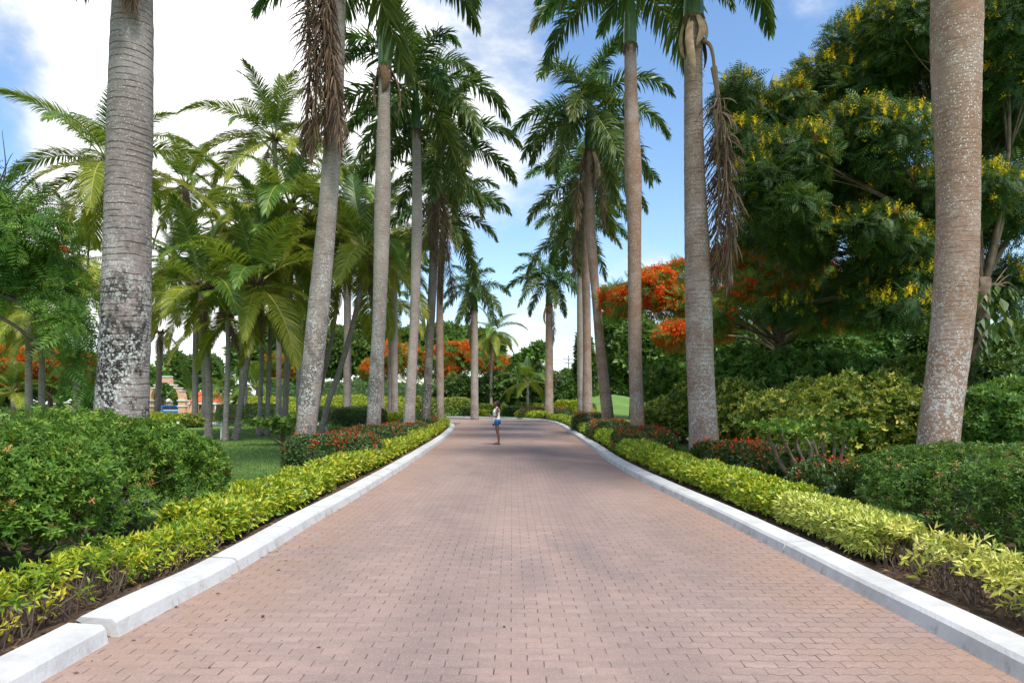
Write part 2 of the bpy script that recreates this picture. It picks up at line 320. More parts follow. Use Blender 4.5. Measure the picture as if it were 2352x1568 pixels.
# ------------------------------------------------------------------ ground, road, kerbs
KL = [(-2.75, -3), (-2.77, 4.0), (-2.66, 6.7), (-2.68, 9.5), (-2.65, 12.4), (-2.72, 20), (-3.0, 31), (-3.55, 42), (-4.1, 47.5), (-5.6, 51.2), (-9, 53), (-20, 53.5), (-45, 53)]
KR = [(3.0, -3), (3.0, 4.0), (2.92, 8.5), (2.84, 10.4), (2.68, 14.5), (2.64, 18.5), (2.8, 24), (3.05, 36), (3.25, 47), (2.9, 55.6), (1.8, 61.5), (-.4, 66), (-3.5, 68.6), (-9, 70.4), (-20, 71), (-45, 71)]
kl, kr = catmull(KL, 320), catmull(KR, 400)
def sm(x, a, b): t = np.clip((x - a) / (b - a), 0, 1); return t * t * (3 - 2 * t)
def ground_z(x, y):
    x = np.asarray(x, float); y = np.asarray(y, float)
    g = -.65 * sm(y, 74, 92) * sm(-x, 6, 16)
    g = g + 2.6 * np.exp(-(((x - 12) / 7.5) ** 2 + ((y - 88) / 15) ** 2))
    return g
def near(curve, off):       # curve moved sideways, positive = away from the road
    t = nrm(np.gradient(curve, axis=0)); nrm_ = np.stack([-t[:, 1], t[:, 0]], -1); return curve + nrm_ * off
xs = np.concatenate([-np.geomspace(60, 4000, 14)[::-1], np.linspace(-55, 55, 111), np.geomspace(60, 4000, 14)])
ys = np.concatenate([-np.geomspace(6, 2000, 10)[::-1], np.linspace(-4, 130, 120), np.geomspace(135, 6000, 16)])
gx, gy = np.meshgrid(xs, ys, indexing='ij'); nx, ny = gx.shape
gz = ground_z(gx, gy) - .012
g = Geo(); ii = np.arange(nx - 1)[:, None] * ny + np.arange(ny - 1)[None]
g.add(np.stack([gx, gy, gz], -1), np.stack([ii, ii + ny, ii + ny + 1, ii + 1], -1).reshape(-1, 4))
m, b = mk('lawn', .9, .15); o = b.obj()
c = b.mix(b.sst(b.noise(o, .35, 5), .35, .65), (.1, .22, .036), (.17, .29, .06)); c = b.mix(b.sst(b.noise(o, 40, 4, .7), .35, .75), c, (.17, .235, .075)); c = b.mix(b.sst(b.noise(b.mapv(o, (1, .6, 1)), 1.3, 6, .65), .6, .8, 0, .55), c, (.24, .2, .1))
b.put(b.p.inputs['Base Color'], c); b.put(b.p.inputs['Normal'], b.bump(b.noise(o, 60, 4, .7), .9, .04))
tag(g.build('ground', m, smooth=True), kind='structure')
# road of interlocking pavers
m, b = mk('pavers', .78, .25); o = b.obj(); x, y, z = b.sep(o)
warp = b.noise(o, .5, 2)
zig = b.math('MULTIPLY', b.math('PINGPONG', b.math('ADD', x, b.math('MULTIPLY', warp, .15)), .055), .42)
yy = b.math('ADD', b.math('ADD', y, zig), b.math('MULTIPLY', warp, .10))
br = b.n('ShaderNodeTexBrick', offset=.5); b.put(br.inputs['Vector'], b.comb(b.math('ADD', x, b.math('MULTIPLY', b.noise(o, 3, 2), .012)), yy, 0))
for k, v in (('Scale', 1), ('Mortar Size', .0045), ('Mortar Smooth', .25), ('Bias', 0), ('Brick Width', .208), ('Row Height', .11)): br.inputs[k].default_value = v
br.inputs['Color1'].default_value = (.4, .4, .4, 1); br.inputs['Color2'].default_value = (.6, .6, .6, 1); br.inputs['Mortar'].default_value = (.5, .5, .5, 1)
big = b.noise(b.mapv(o, (1, .35, 1)), .55, 6, .6)
c = b.ramp(big, [(.25, (.25, .182, .158)), (.5, (.335, .235, .2)), (.75, (.395, .272, .225))])
c = b.mix(.42, c, b.mix(1.0, c, br.outputs['Color'], 'OVERLAY')); c = b.mix(b.sst(b.noise(b.mapv(o, (2.2, 11, 1)), 1.0, 6, .65), .42, .66, 0, .38), c, (.2, .165, .155))
edge = b.math('MULTIPLY', b.sst(b.math('ABSOLUTE', b.math('SUBTRACT', x, .1)), 1.5, 2.75), b.sst(b.noise(o, 1.1, 5), .3, .65))
c = b.mix(b.math('MULTIPLY', edge, .55), c, (.36, .225, .145))
grime = b.math('MULTIPLY', b.sst(b.noise(b.mapv(o, (.7, .22, 1), (4, 4, 0)), 1.0, 6, .62), .5, .72), b.sst(b.math('ABSOLUTE', x), 2.6, .8))
c = b.mix(b.math('MULTIPLY', grime, .62), c, (.16, .14, .134))
lx = b.math('ABSOLUTE', b.math('SUBTRACT', b.math('ABSOLUTE', b.math('SUBTRACT', x, .15)), .8)); lane = b.math('MULTIPLY', b.sst(lx, .55, .1), b.sst(b.noise(b.mapv(o, (1.2, .3, 1), (9, 2, 0)), 1.0, 6, .6), .38, .62, .15, .8)); c = b.mix(b.math('MULTIPLY', lane, .38), c, (.17, .14, .13))
sand = b.noise(o, 130, 3, .6); c = b.mix(b.sst(sand, .56, .68, 0, .6), c, (.52, .42, .38)); c = b.mix(b.sst(b.noise(o, 60, 5, .7), .54, .66, 0, .5), c, (.17, .13, .12))
jv = b.math('MULTIPLY', b.sst(b.noise(o, .9, 5), .34, .64, .45, 1.), b.sst(b.noise(o, 7, 3), .35, .65, .45, 1.))
rf_ = b.math('FRACT', b.math('DIVIDE', yy, .11)); bed = b.sst(b.math('MINIMUM', rf_, b.math('SUBTRACT', 1, rf_)), .05, .12)
right = b.sst(x, .2, 2.6, 0, .65); bedw = b.math('ADD', b.math('MULTIPLY', b.sst(b.noise(o, 1.7, 4), .42, .7), .45), right, clamp=True)
jv = b.math('MULTIPLY', jv, b.math('MAXIMUM', bed, bedw))
c = b.mix(b.math('MULTIPLY', br.outputs['Fac'], jv), c, (.09, .05, .034))
b.put(b.p.inputs['Base Color'], c)
h = b.math('SUBTRACT', b.math('MULTIPLY', sand, .12), b.math('MULTIPLY', br.outputs['Fac'], jv))
b.put(b.p.inputs['Normal'], b.bump(h, .8, .014))
g = Geo(); n = 400; a = catmull(KL, n); a = near(a, .12); d = near(kr, -.12)
uu = np.linspace(0, 1, 9)[:, None, None]; v = a[None] * (1 - uu) + d[None] * uu
v = np.concatenate([v, np.full(v.shape[:2] + (1,), .004)], -1); ii = np.arange(8)[:, None] * n + np.arange(n - 1)[None]
g.add(v, np.stack([ii, ii + n, ii + n + 1, ii + 1], -1).reshape(-1, 4))
tag(g.build('road', m), kind='structure')
# kerbs: chamfered blocks
m, b = mk('kerb_paint', .7, .25); o = b.obj()
c = b.mix(b.sst(b.noise(o, 2.2, 7, .65), .4, .75), (.6, .6, .59), (.46, .455, .44)); x, y, z = b.sep(o)
stain = b.math('MULTIPLY', b.sst(b.noise(b.mapv(o, (1, 1, .5)), 5, 8, .7), .5, .72), b.sst(z, .11, .02, 0.05, .9)); c = b.mix(stain, c, (.26, .23, .2))
c = b.mix(b.sst(b.noise(o, 24, 6, .7), .66, .74, 0, .6), c, (.3, .27, .24))
b.put(b.p.inputs['Base Color'], c); b.put(b.p.inputs['Normal'], b.bump(b.noise(o, 22, 6, .6), .35, .02)); KM = m
prof = np.array([(-.015, -.03), (0, .012), (.022, .10), (.05, .128), (.28, .14), (.31, .115), (.32, -.03)])
def kerb(curve, sgn, y0, y1, seed):
    idx = np.where((np.arange(len(curve)) >= y0) & (np.arange(len(curve)) <= y1))[0]; cu = curve[idx]; t = nrm(np.gradient(cu, axis=0)); nn = np.stack([-t[:, 1], t[:, 0]], -1) * sgn
    wob = lump(cu, .9, seed) * .012; hz = lump(cu, 1.7, seed + 1) * .007; k = len(prof)
    v = np.concatenate([cu[:, None] + nn[:, None] * (prof[None, :, :1] + wob[:, None, None]), np.broadcast_to(prof[None, :, 1:], (len(cu), k, 1)) + (prof[None, :, 1:] > .05) * hz[:, None, None]], -1)
    g = Geo(); ii = np.arange(len(cu) - 1)[:, None] * k + np.arange(k - 1)[None]
    f = np.stack([ii, ii + 1, ii + k + 1, ii + k], -1).reshape(-1, 4); g.add(v, f if sgn < 0 else f[:, ::-1])
    for e in (0, len(cu) - 1): g.add(v[e], [list(range(3)) + [5], [0, 5, 6, 0][:4]][:1]); g.add(v[e], [[3, 4, 5, 2], [0, 5, 6, 0]][:1])
    return tag(g.build('kerb', KM), kind='structure')
klf = catmull(KL, 4000)
def iy(curve, y): return int(np.argmax(curve[:, 1] > y))
i1, i2, i3 = iy(klf, 4.66), iy(klf, 4.77), iy(klf, 6.62)
ends = [0, i1, i2, i3, i3 + 2] + sum([[iy(klf, q), iy(klf, q) + 1] for q in (8.3, 9.9, 12.2, 14.1, 16.6, 20.7, 25, 30, 36)], []) + [4000]
for a_, b_ in zip(ends[0::2], ends[1::2]): kerb(klf, 1, a_, b_, 5)
krf = catmull(KR, 4000); ends = [0] + sum([[iy(krf, q), iy(krf, q) + 1] for q in (7.4, 11.8, 15.2, 19.5, 23, 28, 34, 41)], []) + [4000]
for a_, b_ in zip(ends[0::2], ends[1::2]): kerb(krf, -1, a_, b_, 7)
g = Geo(); q = np.stack(np.meshgrid(np.linspace(0, 1, 9), np.linspace(0, 1, 7), indexing='ij'), -1).reshape(-1, 2); kc = klf[(i1 + i2) // 2]
g.add(np.c_[kc[0] - .03 - q[:, 0] * .32, kc[1] + (q[:, 1] - .5) * .16, -.01 + .085 * np.sin(q[:, 0] * 1.6) + .012 * lump(q * 6, 1.5, 3)], np.array([[a * 7 + c_, a * 7 + c_ + 1, a * 7 + c_ + 8, a * 7 + c_ + 7] for a in range(8) for c_ in range(6)])); GAP = g
# planting soil behind each kerb, with litter
m, b = mk('soil', .95, .1); o = b.obj()
b.put(b.p.inputs['Base Color'], b.ramp(b.noise(o, 9, 8, .7), [(.3, (.06, .042, .03)), (.55, (.14, .095, .065)), (.75, (.24, .17, .115))])); b.put(b.p.inputs['Normal'], b.bump(b.noise(o, 18, 8, .7), 1, .05)); SOIL = m
tag(GAP.build('soil', SOIL, smooth=True), kind='structure')
gl = Geo()
for cu, sg, y1 in ((kl, 1, 300), (kr, -1, 400)):
    offs = np.array([.27, .33, .5, .7, .9, 1.15, 1.5]) * sg; hh = np.array([.02, .095, .085, .08, .06, .03, -.02])
    c1 = np.stack([near(cu, q) for q in offs]); zz = np.broadcast_to(hh[:, None], c1.shape[:2]) + lump(c1, 3, 4) * .012 * (hh[:, None] > .025)
    g = Geo(); n = c1.shape[1]; ii = np.arange(6)[:, None] * n + np.arange(n - 1)[None]
    f = np.stack([ii, ii + n, ii + n + 1, ii + 1], -1).reshape(-1, 4); g.add(np.concatenate([c1, zz[..., None]], -1), f if sg < 0 else f[:, ::-1])
    tag(g.build('soil', SOIL, smooth=True), kind='structure')
    n = 5200; k = (rng.random(n) ** 1.7 * len(cu) * .72).astype(int); q = .3 + rng.random(n) * .95
    t = nrm(np.gradient(cu, axis=0))[k]; p2 = cu[k] + np.stack([-t[:, 1], t[:, 0]], -1) * (q * sg)[:, None] + t * (rng.random(n)[:, None] - .5) * .3
    hgt = np.interp(q, np.abs(offs), hh) + .012
    gl.scatter(QUAD, np.c_[p2, hgt + rng.random(n) * .015], nrm(rng.normal(size=(n, 3)) * (1, 1, .25)), rng.normal(size=(n, 3)) * .35 + (0, 0, 1), .03 + rng.random(n) * .05)
tag(gl.build('leaf_litter', MAT['litter']), 'scattered brown fallen leaves and twigs on the planting soil', 'leaf litter', kind='stuff')
gd = Geo()    # debris on the pavers along the left kerb
n = 420; k = (rng.random(n) ** 1.5 * 230).astype(int); q = .02 + rng.random(n) ** 2.5 * .9
t = nrm(np.gradient(kl, axis=0))[k]; p2 = kl[k] - np.stack([-t[:, 1], t[:, 0]], -1) * q[:, None] + t * (rng.random(n)[:, None] - .5) * .5
gd.scatter(QUAD, np.c_[p2, np.full(n, .012)], nrm(rng.normal(size=(n, 3)) * (1, 1, .1)), rng.normal(size=(n, 3)) * .2 + (0, 0, 1), .015 + rng.random(n) * .04)
n = 60; gd.scatter(QUAD, np.c_[rng.random(n) * 5 - 2.4, 3.5 + rng.random(n) ** 2 * 25, np.full(n, .012)], nrm(rng.normal(size=(n, 3)) * (1, 1, .1)), rng.normal(size=(n, 3)) * .2 + (0, 0, 1), .012 + rng.random(n) * .03)
tag(gd.build('fallen_leaves', MAT['litter']), 'small dry leaves lying on the brick road by the kerb', 'fallen leaves', kind='stuff')
# short grass on the nearer lawn
gg = Geo(); n = 90000; X = -3.9 - rng.random(n) * 14; Y = 10.5 + rng.random(n) ** 1.6 * 42
n2 = 15000; X = np.r_[X, 4.2 + rng.random(n2) * 4]; Y = np.r_[Y, 10 + rng.random(n2) * 16]; n += n2
tri = (np.array([[0, -.12, 0], [0, .12, 0], [1, 0, .1]]), np.array([[0, 1, 2]]))
gg.scatter(tri, np.c_[X, Y, np.full(n, -.015)], rng.normal(size=(n, 3)) * .5 + (0, 0, .8), rng.normal(size=(n, 3)), (.03 + rng.random(n) * .035) * (1 + Y / 60))
tag(gg.build('grass', MAT['blade']), 'short green lawn grass between the palms', 'grass', kind='stuff')

# ------------------------------------------------------------------ palms
def frond_mesh(name, L, e0, droop, nl, ll, w, kind, mats, seed):
    r = np.random.default_rng(seed); ns = 28; s = np.linspace(0, 1, ns)
    ang = R(e0) - R(droop) * s ** 1.35; sway = r.normal() * .25
    d = np.stack([np.cos(ang), sway * s * .5, np.sin(ang)], -1); d = nrm(d)
    p = np.concatenate([[[0, 0, 0]], np.cumsum((d[1:] + d[:-1]) / 2 * L / (ns - 1), axis=0)])
    g = Geo(); g.tube(p, np.interp(s, [0, .12, 1], [.06, .038, .006]) * (1.0 if kind != 'royal' else .9), 6, 1)
    for sd in (-1, 1):
        t = np.linspace(.13 if kind != 'coco' else .2, .995, nl) + r.normal(size=nl) * .004; t = np.clip(t, 0, 1)
        o = np.stack([np.interp(t, s, p[:, k]) for k in range(3)], -1); T = nrm(np.stack([np.interp(t, s, d[:, k]) for k in range(3)], -1))
        Y = nrm(np.cross(np.array([0, 0, 1.]) + 0 * T, T) + np.array([0, 1e-6, 0])); N = np.cross(T, Y)
        a = np.interp(t, [0, .5, 1], [1.25, .95, .4]) + r.normal(size=nl) * (.05 if kind == 'coco' else .10)
        if kind == 'royal': pl = np.where(r.random(nl) < .5, .75, -.25) + r.normal(size=nl) * .3
        elif kind == 'coco': pl = .3 + r.normal(size=nl) * .07
        else: pl = r.normal(size=nl) * .5
        D = np.cos(a)[:, None] * T + np.sin(a)[:, None] * (sd * np.cos(pl)[:, None] * Y + np.sin(pl)[:, None] * N)
        ln = ll * np.interp(t, [0, .12, .4, .8, 1], [.55, .85, 1, .72, .32]) * (1 + r.normal(size=nl) * .08)
        grav = {'royal': .55, 'coco': .36, 'dead': .5}[kind] * (1 + r.normal(size=nl) * .25)
        if kind == 'dead': grav *= .6 + 1.6 * r.random(nl)
        Wd = nrm(T - D * np.sum(T * D, 1, keepdims=True)); seg = 4; pos = o.copy(); rows = []
        wd = w * np.array([.55, 1, .95, .65, .06]) / 2; dd = D.copy()
        twist = r.normal(size=nl) * {'royal': .35, 'coco': .12, 'dead': 1.0}[kind]
        Wd = nrm(Wd * np.cos(twist)[:, None] + np.cross(D, Wd) * np.sin(twist)[:, None])
        for q in range(seg + 1):
            rows.append((pos - Wd * wd[q], pos + Wd * wd[q]))
            dd = nrm(dd + np.array([0, 0, -1.]) * (grav * (.35 + .5 * q) / seg * 1.6)[:, None]); pos = pos + dd * (ln / seg)[:, None]
        v = np.stack([x for ab in rows for x in ab], 1)         # nl, 10, 3
        f = np.array([[2 * q, 2 * q + 1, 2 * q + 3, 2 * q + 2] for q in range(seg)])
        rn = np.clip(r.random(nl) * .75 + .28 * (t > .86) * r.random(nl), 0, 1)
        g.add(v.reshape(-1, 3), (f[None] + (np.arange(nl) * 10)[:, None, None]).reshape(-1, 4), 0, np.repeat(rn, 10))
    me_o = g.build(name, mats); me = me_o.data; bpy.data.objects.remove(me_o); return me
FR = {'royal': [], 'coco': [], 'dead': []}
for i, (e0, dr) in enumerate([(84, 40), (72, 70), (58, 85), (42, 92), (25, 82), (6, 66), (-16, 50), (-44, 30)]):
    for k in range(2): FR['royal'].append((e0, frond_mesh('frond', 4.4, e0 + k * 6, dr + k * 9, 125, .95, .066, 'royal', [MAT['royal'] if i < 6 else MAT['royal_old'], MAT['rachis']], 100 + i * 2 + k)))
for i, (e0, dr) in enumerate([(84, 14), (70, 38), (55, 58), (38, 74), (18, 78), (-6, 62), (-30, 45), (-55, 28)]):
    for k in range(2): FR['coco'].append((e0, frond_mesh('frond', 5.0, e0 + k * 6, dr + k * 12, 118, 1.08, .045, 'coco', [MAT['coco_dark'] if i < 2 else MAT['coco'] if i < 5 else MAT['coco_yellow'], MAT['rachis'] if i < 3 else MAT['rachis_y']], 200 + i * 2 + k)))
for k in range(3): FR['dead'].append((-80, frond_mesh('dead_frond', 4.0, -72 - k * 6, 12, 140, .8, .027, 'dead', [MAT['dead'], MAT['rachis_d']], 300 + k)))
def add_frond(root, kind, e, az, c, scale, name='frond', rr=None, tilt=(0, 0)):
    ch = min(range(len(FR[kind])), key=lambda i: abs(FR[kind][i][0] - e) + rr.random() * 9)
    o = link(name, FR[kind][ch][1], root, c); o.rotation_euler = (tilt[0], tilt[1], az); o.scale = (scale,) * 3; return o
def crown(root, kind, c, n, scale, seed, emin=-35, emax=86, az0=0, rot=(0, 0), skip=None):
    rr = random.Random(seed)
    for i in range(n):
        t = i / max(1, n - 1); e = emax + (emin - emax) * t ** .85; az = az0 + i * 2.39996 + rr.uniform(-.25, .25)
        add_frond(root, kind, e, az, c, scale * rr.uniform(.8, 1.14) * (.82 + .18 * min(1, t * 4)), 'frond', rr, (rot[0] + rr.uniform(-.2, .2), rot[1] + rr.uniform(-.14, .14)))
def trunk(root, base, prof, Zd, mat, lean=0, seg=28):
    pts = np.array([P((a + b_) / 2, y, Zd) for y, a, b_ in prof]) - base; rad = np.array([(b_ - a) / 2 * Zd / F / math.hypot(1, ((a + b_) / 2 - CX) / F) for y, a, b_ in prof])
    ztop = pts[-1][2]; n = max(30, int(ztop * 7)); z = np.linspace(pts[0][2], ztop, n)
    q = np.stack([np.interp(z, pts[:, 2], pts[:, k]) for k in range(3)], -1); r = np.interp(z, pts[:, 2], rad)
    ker = np.ones(9) / 9
    for k in (0, 1): q[:, k] = np.convolve(np.pad(q[:, k], 4, 'edge'), ker, 'valid')
    r = np.convolve(np.pad(r, 4, 'edge'), ker, 'valid')
    q[:, 1] += lean * (z - z[0]) / ztop; r *= 1 + .012 * np.sin(z * 21 + np.sin(z * 5)) + .012 * lump(z[:, None], 2.2, int(abs(base[0]) * 10))
    g = Geo(); g.tube(q, r, seg, 0); g.build('trunk', mat, root, smooth=True); return q[-1], nrm(q[-1] - q[-6]), r[-1]
def sheath(root, c, az, ln, wd, mat, curl=.5, seed=0):      # boat-shaped dry sheath hanging from the trunk top
    r = random.Random(seed); n, k = 12, 7; g = Geo(); v = np.zeros((2, n, k, 3))
    for i in range(n):
        t = i / (n - 1); w_ = wd * (math.sin(math.pi * min(1, t * .92 + .06)) ** .6); out = .12 + curl * math.sin(t * 2.2) * ln * .35
        for j in range(k):
            a = (j / (k - 1) - .5) * 2.2
            p = np.array([out + .35 * w_ * math.cos(a), w_ * .5 * math.sin(a) * 1.1 + .1 * t * math.sin(t * 5 + seed), .12 - t * ln])
            v[0, i, j] = p; v[1, i, j] = p - np.array([.012, 0, 0])
    ca, sa = math.cos(az), math.sin(az); x = v[..., 0] * ca - v[..., 1] * sa; y = v[..., 0] * sa + v[..., 1] * ca; v = np.stack([x, y, v[..., 2]], -1)
    ii = np.arange(n - 1)[:, None] * k + np.arange(k - 1)[None]; f = np.stack([ii, ii + 1, ii + k + 1, ii + k], -1).reshape(-1, 4)
    g.add(v[0], f); g.add(v[1], f[:, ::-1]); g.build('dry_sheath', mat, root, c, True)
def fluff(root, c, rad, n, mat, name='flower_stalk', drop=.6, seed=1):
    g = Geo(); r = np.random.default_rng(seed)
    for i in range(n):
        d = nrm(r.normal(size=3) * (1, 1, .6) + (0, 0, -drop)); p = np.array([d * rad * t * (.6 + .4 * r.random()) + np.array([0, 0, -.5 * rad * drop * t * t]) for t in (0, .35, .7, 1)])
        g.tube(p, [.012, .009, .007, .004], 4)
    g.build(name, mat, root, c)
def royal(label, Zd, prof, cs, seed, mat, n=15, scale=1.0, emin=-35, dead=0, az0=0, spathes=(), lean=0, rot=(0, 0), deadaz=None, group='royal palms lining the road'):
    b0 = P((prof[0][1] + prof[0][2]) / 2, HY + CH * F / Zd, Zd); b0[2] = ground_z(b0[0], b0[1]) - .02; b0[0] = P((prof[0][1] + prof[0][2]) / 2, 0, Zd)[0]
    p0 = [(HY + (CH - b0[2]) * F / Zd, prof[0][1] - .04 * (prof[0][2] - prof[0][1]), prof[0][2] + .04 * (prof[0][2] - prof[0][1]))] + list(prof)
    root = thing('royal_palm', b0, label, 'palm tree', group)
    top, ax, r = trunk(root, b0, p0, Zd, mat, lean)
    g = Geo(); s = np.linspace(0, 1, 14); pts = top + ax * (s[:, None] * cs - .05); g.tube(pts, r * np.interp(s, [0, .04, .2, .6, 1], [1.02, 1.12, 1.12, .85, .5]), 18); g.build('crownshaft', MAT['shaft'], root, smooth=True)
    g = Geo(); nn = 60; rr = random.Random(seed)
    for i in range(26):
        a = rr.uniform(0, 6.28); l0 = rr.uniform(.1, .45); q = top + np.array([math.cos(a), math.sin(a), 0]) * r * 1.03
        g.tube([q + (0, 0, .05), q + np.array([math.cos(a) * .05, math.sin(a) * .05, -l0 * .5]), q + np.array([math.cos(a) * .02, math.sin(a) * .02, -l0])], [.03, .022, .008], 5)
    g.build('leaf_scar_fibre', MAT['fibre'], root)
    c = top + ax * (cs - .1); crown(root, 'royal', c, n, scale, seed, emin, 86, az0, rot)
    rr = random.Random(seed + 5)
    for i in range(dead):
        az = deadaz[i] if deadaz else rr.uniform(0, 6.28)
        add_frond(root, 'dead', -80, az, top + np.array([math.cos(az), math.sin(az), 0]) * r * 1.0 + (0, 0, .1), scale * rr.uniform(.8, 1.0), 'dead_frond', rr)
    for i, (az, ln, wd, mt) in enumerate(spathes): sheath(root, top, az, ln, wd, MAT[mt], .25 + .35 * rr.random(), seed + i)
    return root, top, r, c
PI = math.pi
R1 = royal('grey royal palm with dark rings and blotchy lichened foot behind the left clipped hedge', 10.3, [(985, 210, 343), (880, 221, 346), (700, 231, 350), (500, 237, 350), (300, 244, 353), (100, 250, 355), (0, 258, 353), (-300, 268, 346), (-560, 276, 338)], 1.7, 1, TM['ringed'], 14, 1.0, -20)
r2 = royal('grey leaning royal palm with a long brown dead frond, left of the road', 16, [(1012, 676, 724), (822, 695, 746), (681, 710, 759), (505, 729, 773), (369, 741, 783), (200, 752, 790), (0, 760, 795), (-70, 763, 796)], 1.8, 2, TM['lichen'], 13, 1.0, -25, 1, .4, deadaz=[PI * 1.12])
royal('grey royal palm with bright green crownshaft and two hanging brown spathes left of the road', 23, [(985, 841, 874), (870, 847, 880), (751, 855, 886), (600, 858, 893), (457, 860, 898), (351, 864, 897), (246, 868, 896), (158, 870, 897)], 3.3, 3, TM['lichen'], 15, 1.05, 12, 0, 1.1, spathes=[(PI, 1.5, .3, 'sheath_dark'), (0.1, 1.7, .28, 'sheath_dark'), (-1.4, 1.0, .3, 'fibre')])
royal('pale royal palm with a black streak up its foot left of the road', 28, [(973, 925, 953), (860, 934, 957), (751, 941, 962), (505, 946, 971), (400, 947, 968), (300, 946, 966)], 2.0, 4, TM['pale'], 17, 1.05, -45, 0, 2.2)
royal('dark-barked royal palm with shaggy brown dead fronds left of the road', 33, [(964, 968, 988), (786, 978, 996), (646, 984, 1004), (505, 989, 1009), (420, 993, 1010)], 2.0, 5, TM['darkt'], 16, 1.05, -50, 3, .2, deadaz=[PI * 1.3, PI * 1.7, .4])
royal('slim brown royal palm close behind the dark-barked palm left of the road', 42, [(945, 1003, 1020), (800, 1001, 1019), (663, 1003, 1018), (560, 1010, 1024)], 2.0, 6, TM['brown'], 16, 1.05, -45, 2, 1.0, deadaz=[PI * 1.4, .5])
royal('far grey royal palm beyond the bend, standing above the far kerb left of the person', 62, [(934, 1081, 1099), (781, 1082, 1098), (712, 1082, 1097)], 2.1, 7, TM['pale'], 15, .95, -50, 1, .7)
for q, (x0, x1, y0, y1, Zq, lab) in enumerate([(899, 913, 934, 650, 58, 'distant pale royal palm seen between the third and fourth palms of the left row'), (790, 806, 941, 600, 54, 'distant pale royal palm standing just right of the two leaning coconut trunks'), (681, 695, 940, 640, 54, 'distant pale royal palm half hidden behind the leaning lichened trunk')]):
    royal(lab, Zq, [(y0, x0 - 1, x1 + 1), (y1, x0, x1)], 1.8, 20 + q, TM['pale'], 13, .95, -40, 1, q, group='distant royal palms on the lawn')
royal('thick white-specked brown royal palm with scarred foot behind the right clipped hedge', 10.2, [(1004, 2101, 2203), (927, 2115, 2213), (822, 2129, 2231), (681, 2141, 2246), (548, 2147, 2253), (422, 2149, 2253), (281, 2142, 2254), (176, 2135, 2256), (0, 2133, 2262), (-300, 2150, 2258), (-600, 2170, 2240)], 1.8, 8, TM['brown'], 14, 1.0, -5, 0, .9)
R2 = royal('brown ringed royal palm with curled dry sheaths and a long hanging dead frond', 16.5, [(1001, 1583, 1651), (857, 1577, 1640), (716, 1573, 1637), (576, 1572, 1631), (440, 1571, 1622), (351, 1571, 1617), (211, 1571, 1613), (45, 1572, 1614)], 1.7, 9, TM['brownring'], 13, 1.0, -8, 0, .3, spathes=[(PI * .95, 1.1, .34, 'sheath'), (PI * 1.35, 1.75, .2, 'sheath'), (-.3, .75, .3, 'sheath'), (PI * 1.6, .9, .22, 'sheath'), (.3, 1.3, .15, 'fibre')])
royal('smooth brown royal palm with green crownshaft among red flowers, second of the right row', 25, [(975, 1448, 1481), (822, 1443, 1474), (646, 1442, 1473), (505, 1441, 1473), (422, 1435, 1475), (351, 1434, 1472), (211, 1434, 1464), (105, 1434, 1461)], 2.5, 10, TM['brown'], 15, 1.05, -16, 0, 1.0, spathes=[(PI, .5, .3, 'fibre')])
royal('leaning royal palm with a tan papery sheath at its neck right of the road', 34, [(957, 1382, 1411), (822, 1369, 1392), (681, 1359, 1378), (611, 1352, 1373), (527, 1343, 1368), (422, 1342, 1366), (348, 1343, 1365)], 2.3, 11, TM['brown'], 18, 1.12, -48, 2, .5, spathes=[(PI, 1.2, .5, 'sheath_dark'), (-.6, 2.0, .55, 'sheath')], deadaz=[-.5, PI * 1.1])
royal('upright brown royal palm with a spotted white foot behind the leaning palm', 42, [(943, 1337, 1361), (800, 1339, 1358), (716, 1338, 1357), (600, 1335, 1354), (480, 1336, 1353)], 2.0, 12, TM['brown'], 17, 1.12, -48, 1, 1.4)
royal('slim royal palm half hidden by the upright brown palm right of the road', 50, [(942, 1326, 1346), (716, 1325, 1343), (590, 1325, 1341)], 2.4, 13, TM['pale'], 16, 1.1, -45, 1, 2.0)
royal('far brown royal palm with a hanging spathe beyond the bend, right of the person', 62, [(931, 1251, 1271), (781, 1253, 1270), (700, 1254, 1268)], 2.6, 14, TM['brown'], 17, 1.0, -42, 1, .2, spathes=[(PI * 1.1, 1.9, .5, 'sheath'), (PI * 1.5, 1.0, .4, 'sheath_dark')], deadaz=[.0])
# the long dead fronds that hang beside two of the near trunks
def hang(root, c, az, sc, tilt, k):
    o = link('dead_frond', FR['dead'][k][1], root, c); o.rotation_euler = (tilt[0], tilt[1], az); o.scale = (sc, sc, sc)
rt, top, r, c = R1; hang(rt, top + (-.1, -.55, .1), .05, 1.0, (0, .16), 0); hang(rt, top + (.12, -.5, .1), .3, 1.02, (0, .1), 1); hang(rt, top + (-.25, -.5, .1), -.2, .98, (0, .08), 2)
rt, top, r, c = R2; hang(rt, top + (.40, -.3, -1.3), .1, 1.3, (0, .16), 0); hang(rt, top + (.46, -.25, -2.3), .3, 1.05, (0, .12), 1)
g = Geo(); g.tube(catmull([top + (.12, -.1, -.55), top + (.3, -.28, -.75), top + (.385, -.3, -1.05), top + (.42, -.3, -1.45)], 14), np.linspace(.05, .036, 14), 8); g.build('leaf_stalk', MAT['rachis_d'], rt, smooth=True)
rt, top, r, c = r2
hang(rt, top + (-.62, -.45, .35), .0, 1.2, (0, .06), 0); hang(rt, top + (-.66, -.4, -.2), -.2, 1.05, (0, .14), 1); hang(rt, top + (-.5, -.5, -.6), .1, 1.0, (0, .02), 2); hang(rt, top + (-.3, -.5, .2), -.1, 1.1, (0, .1), 1)

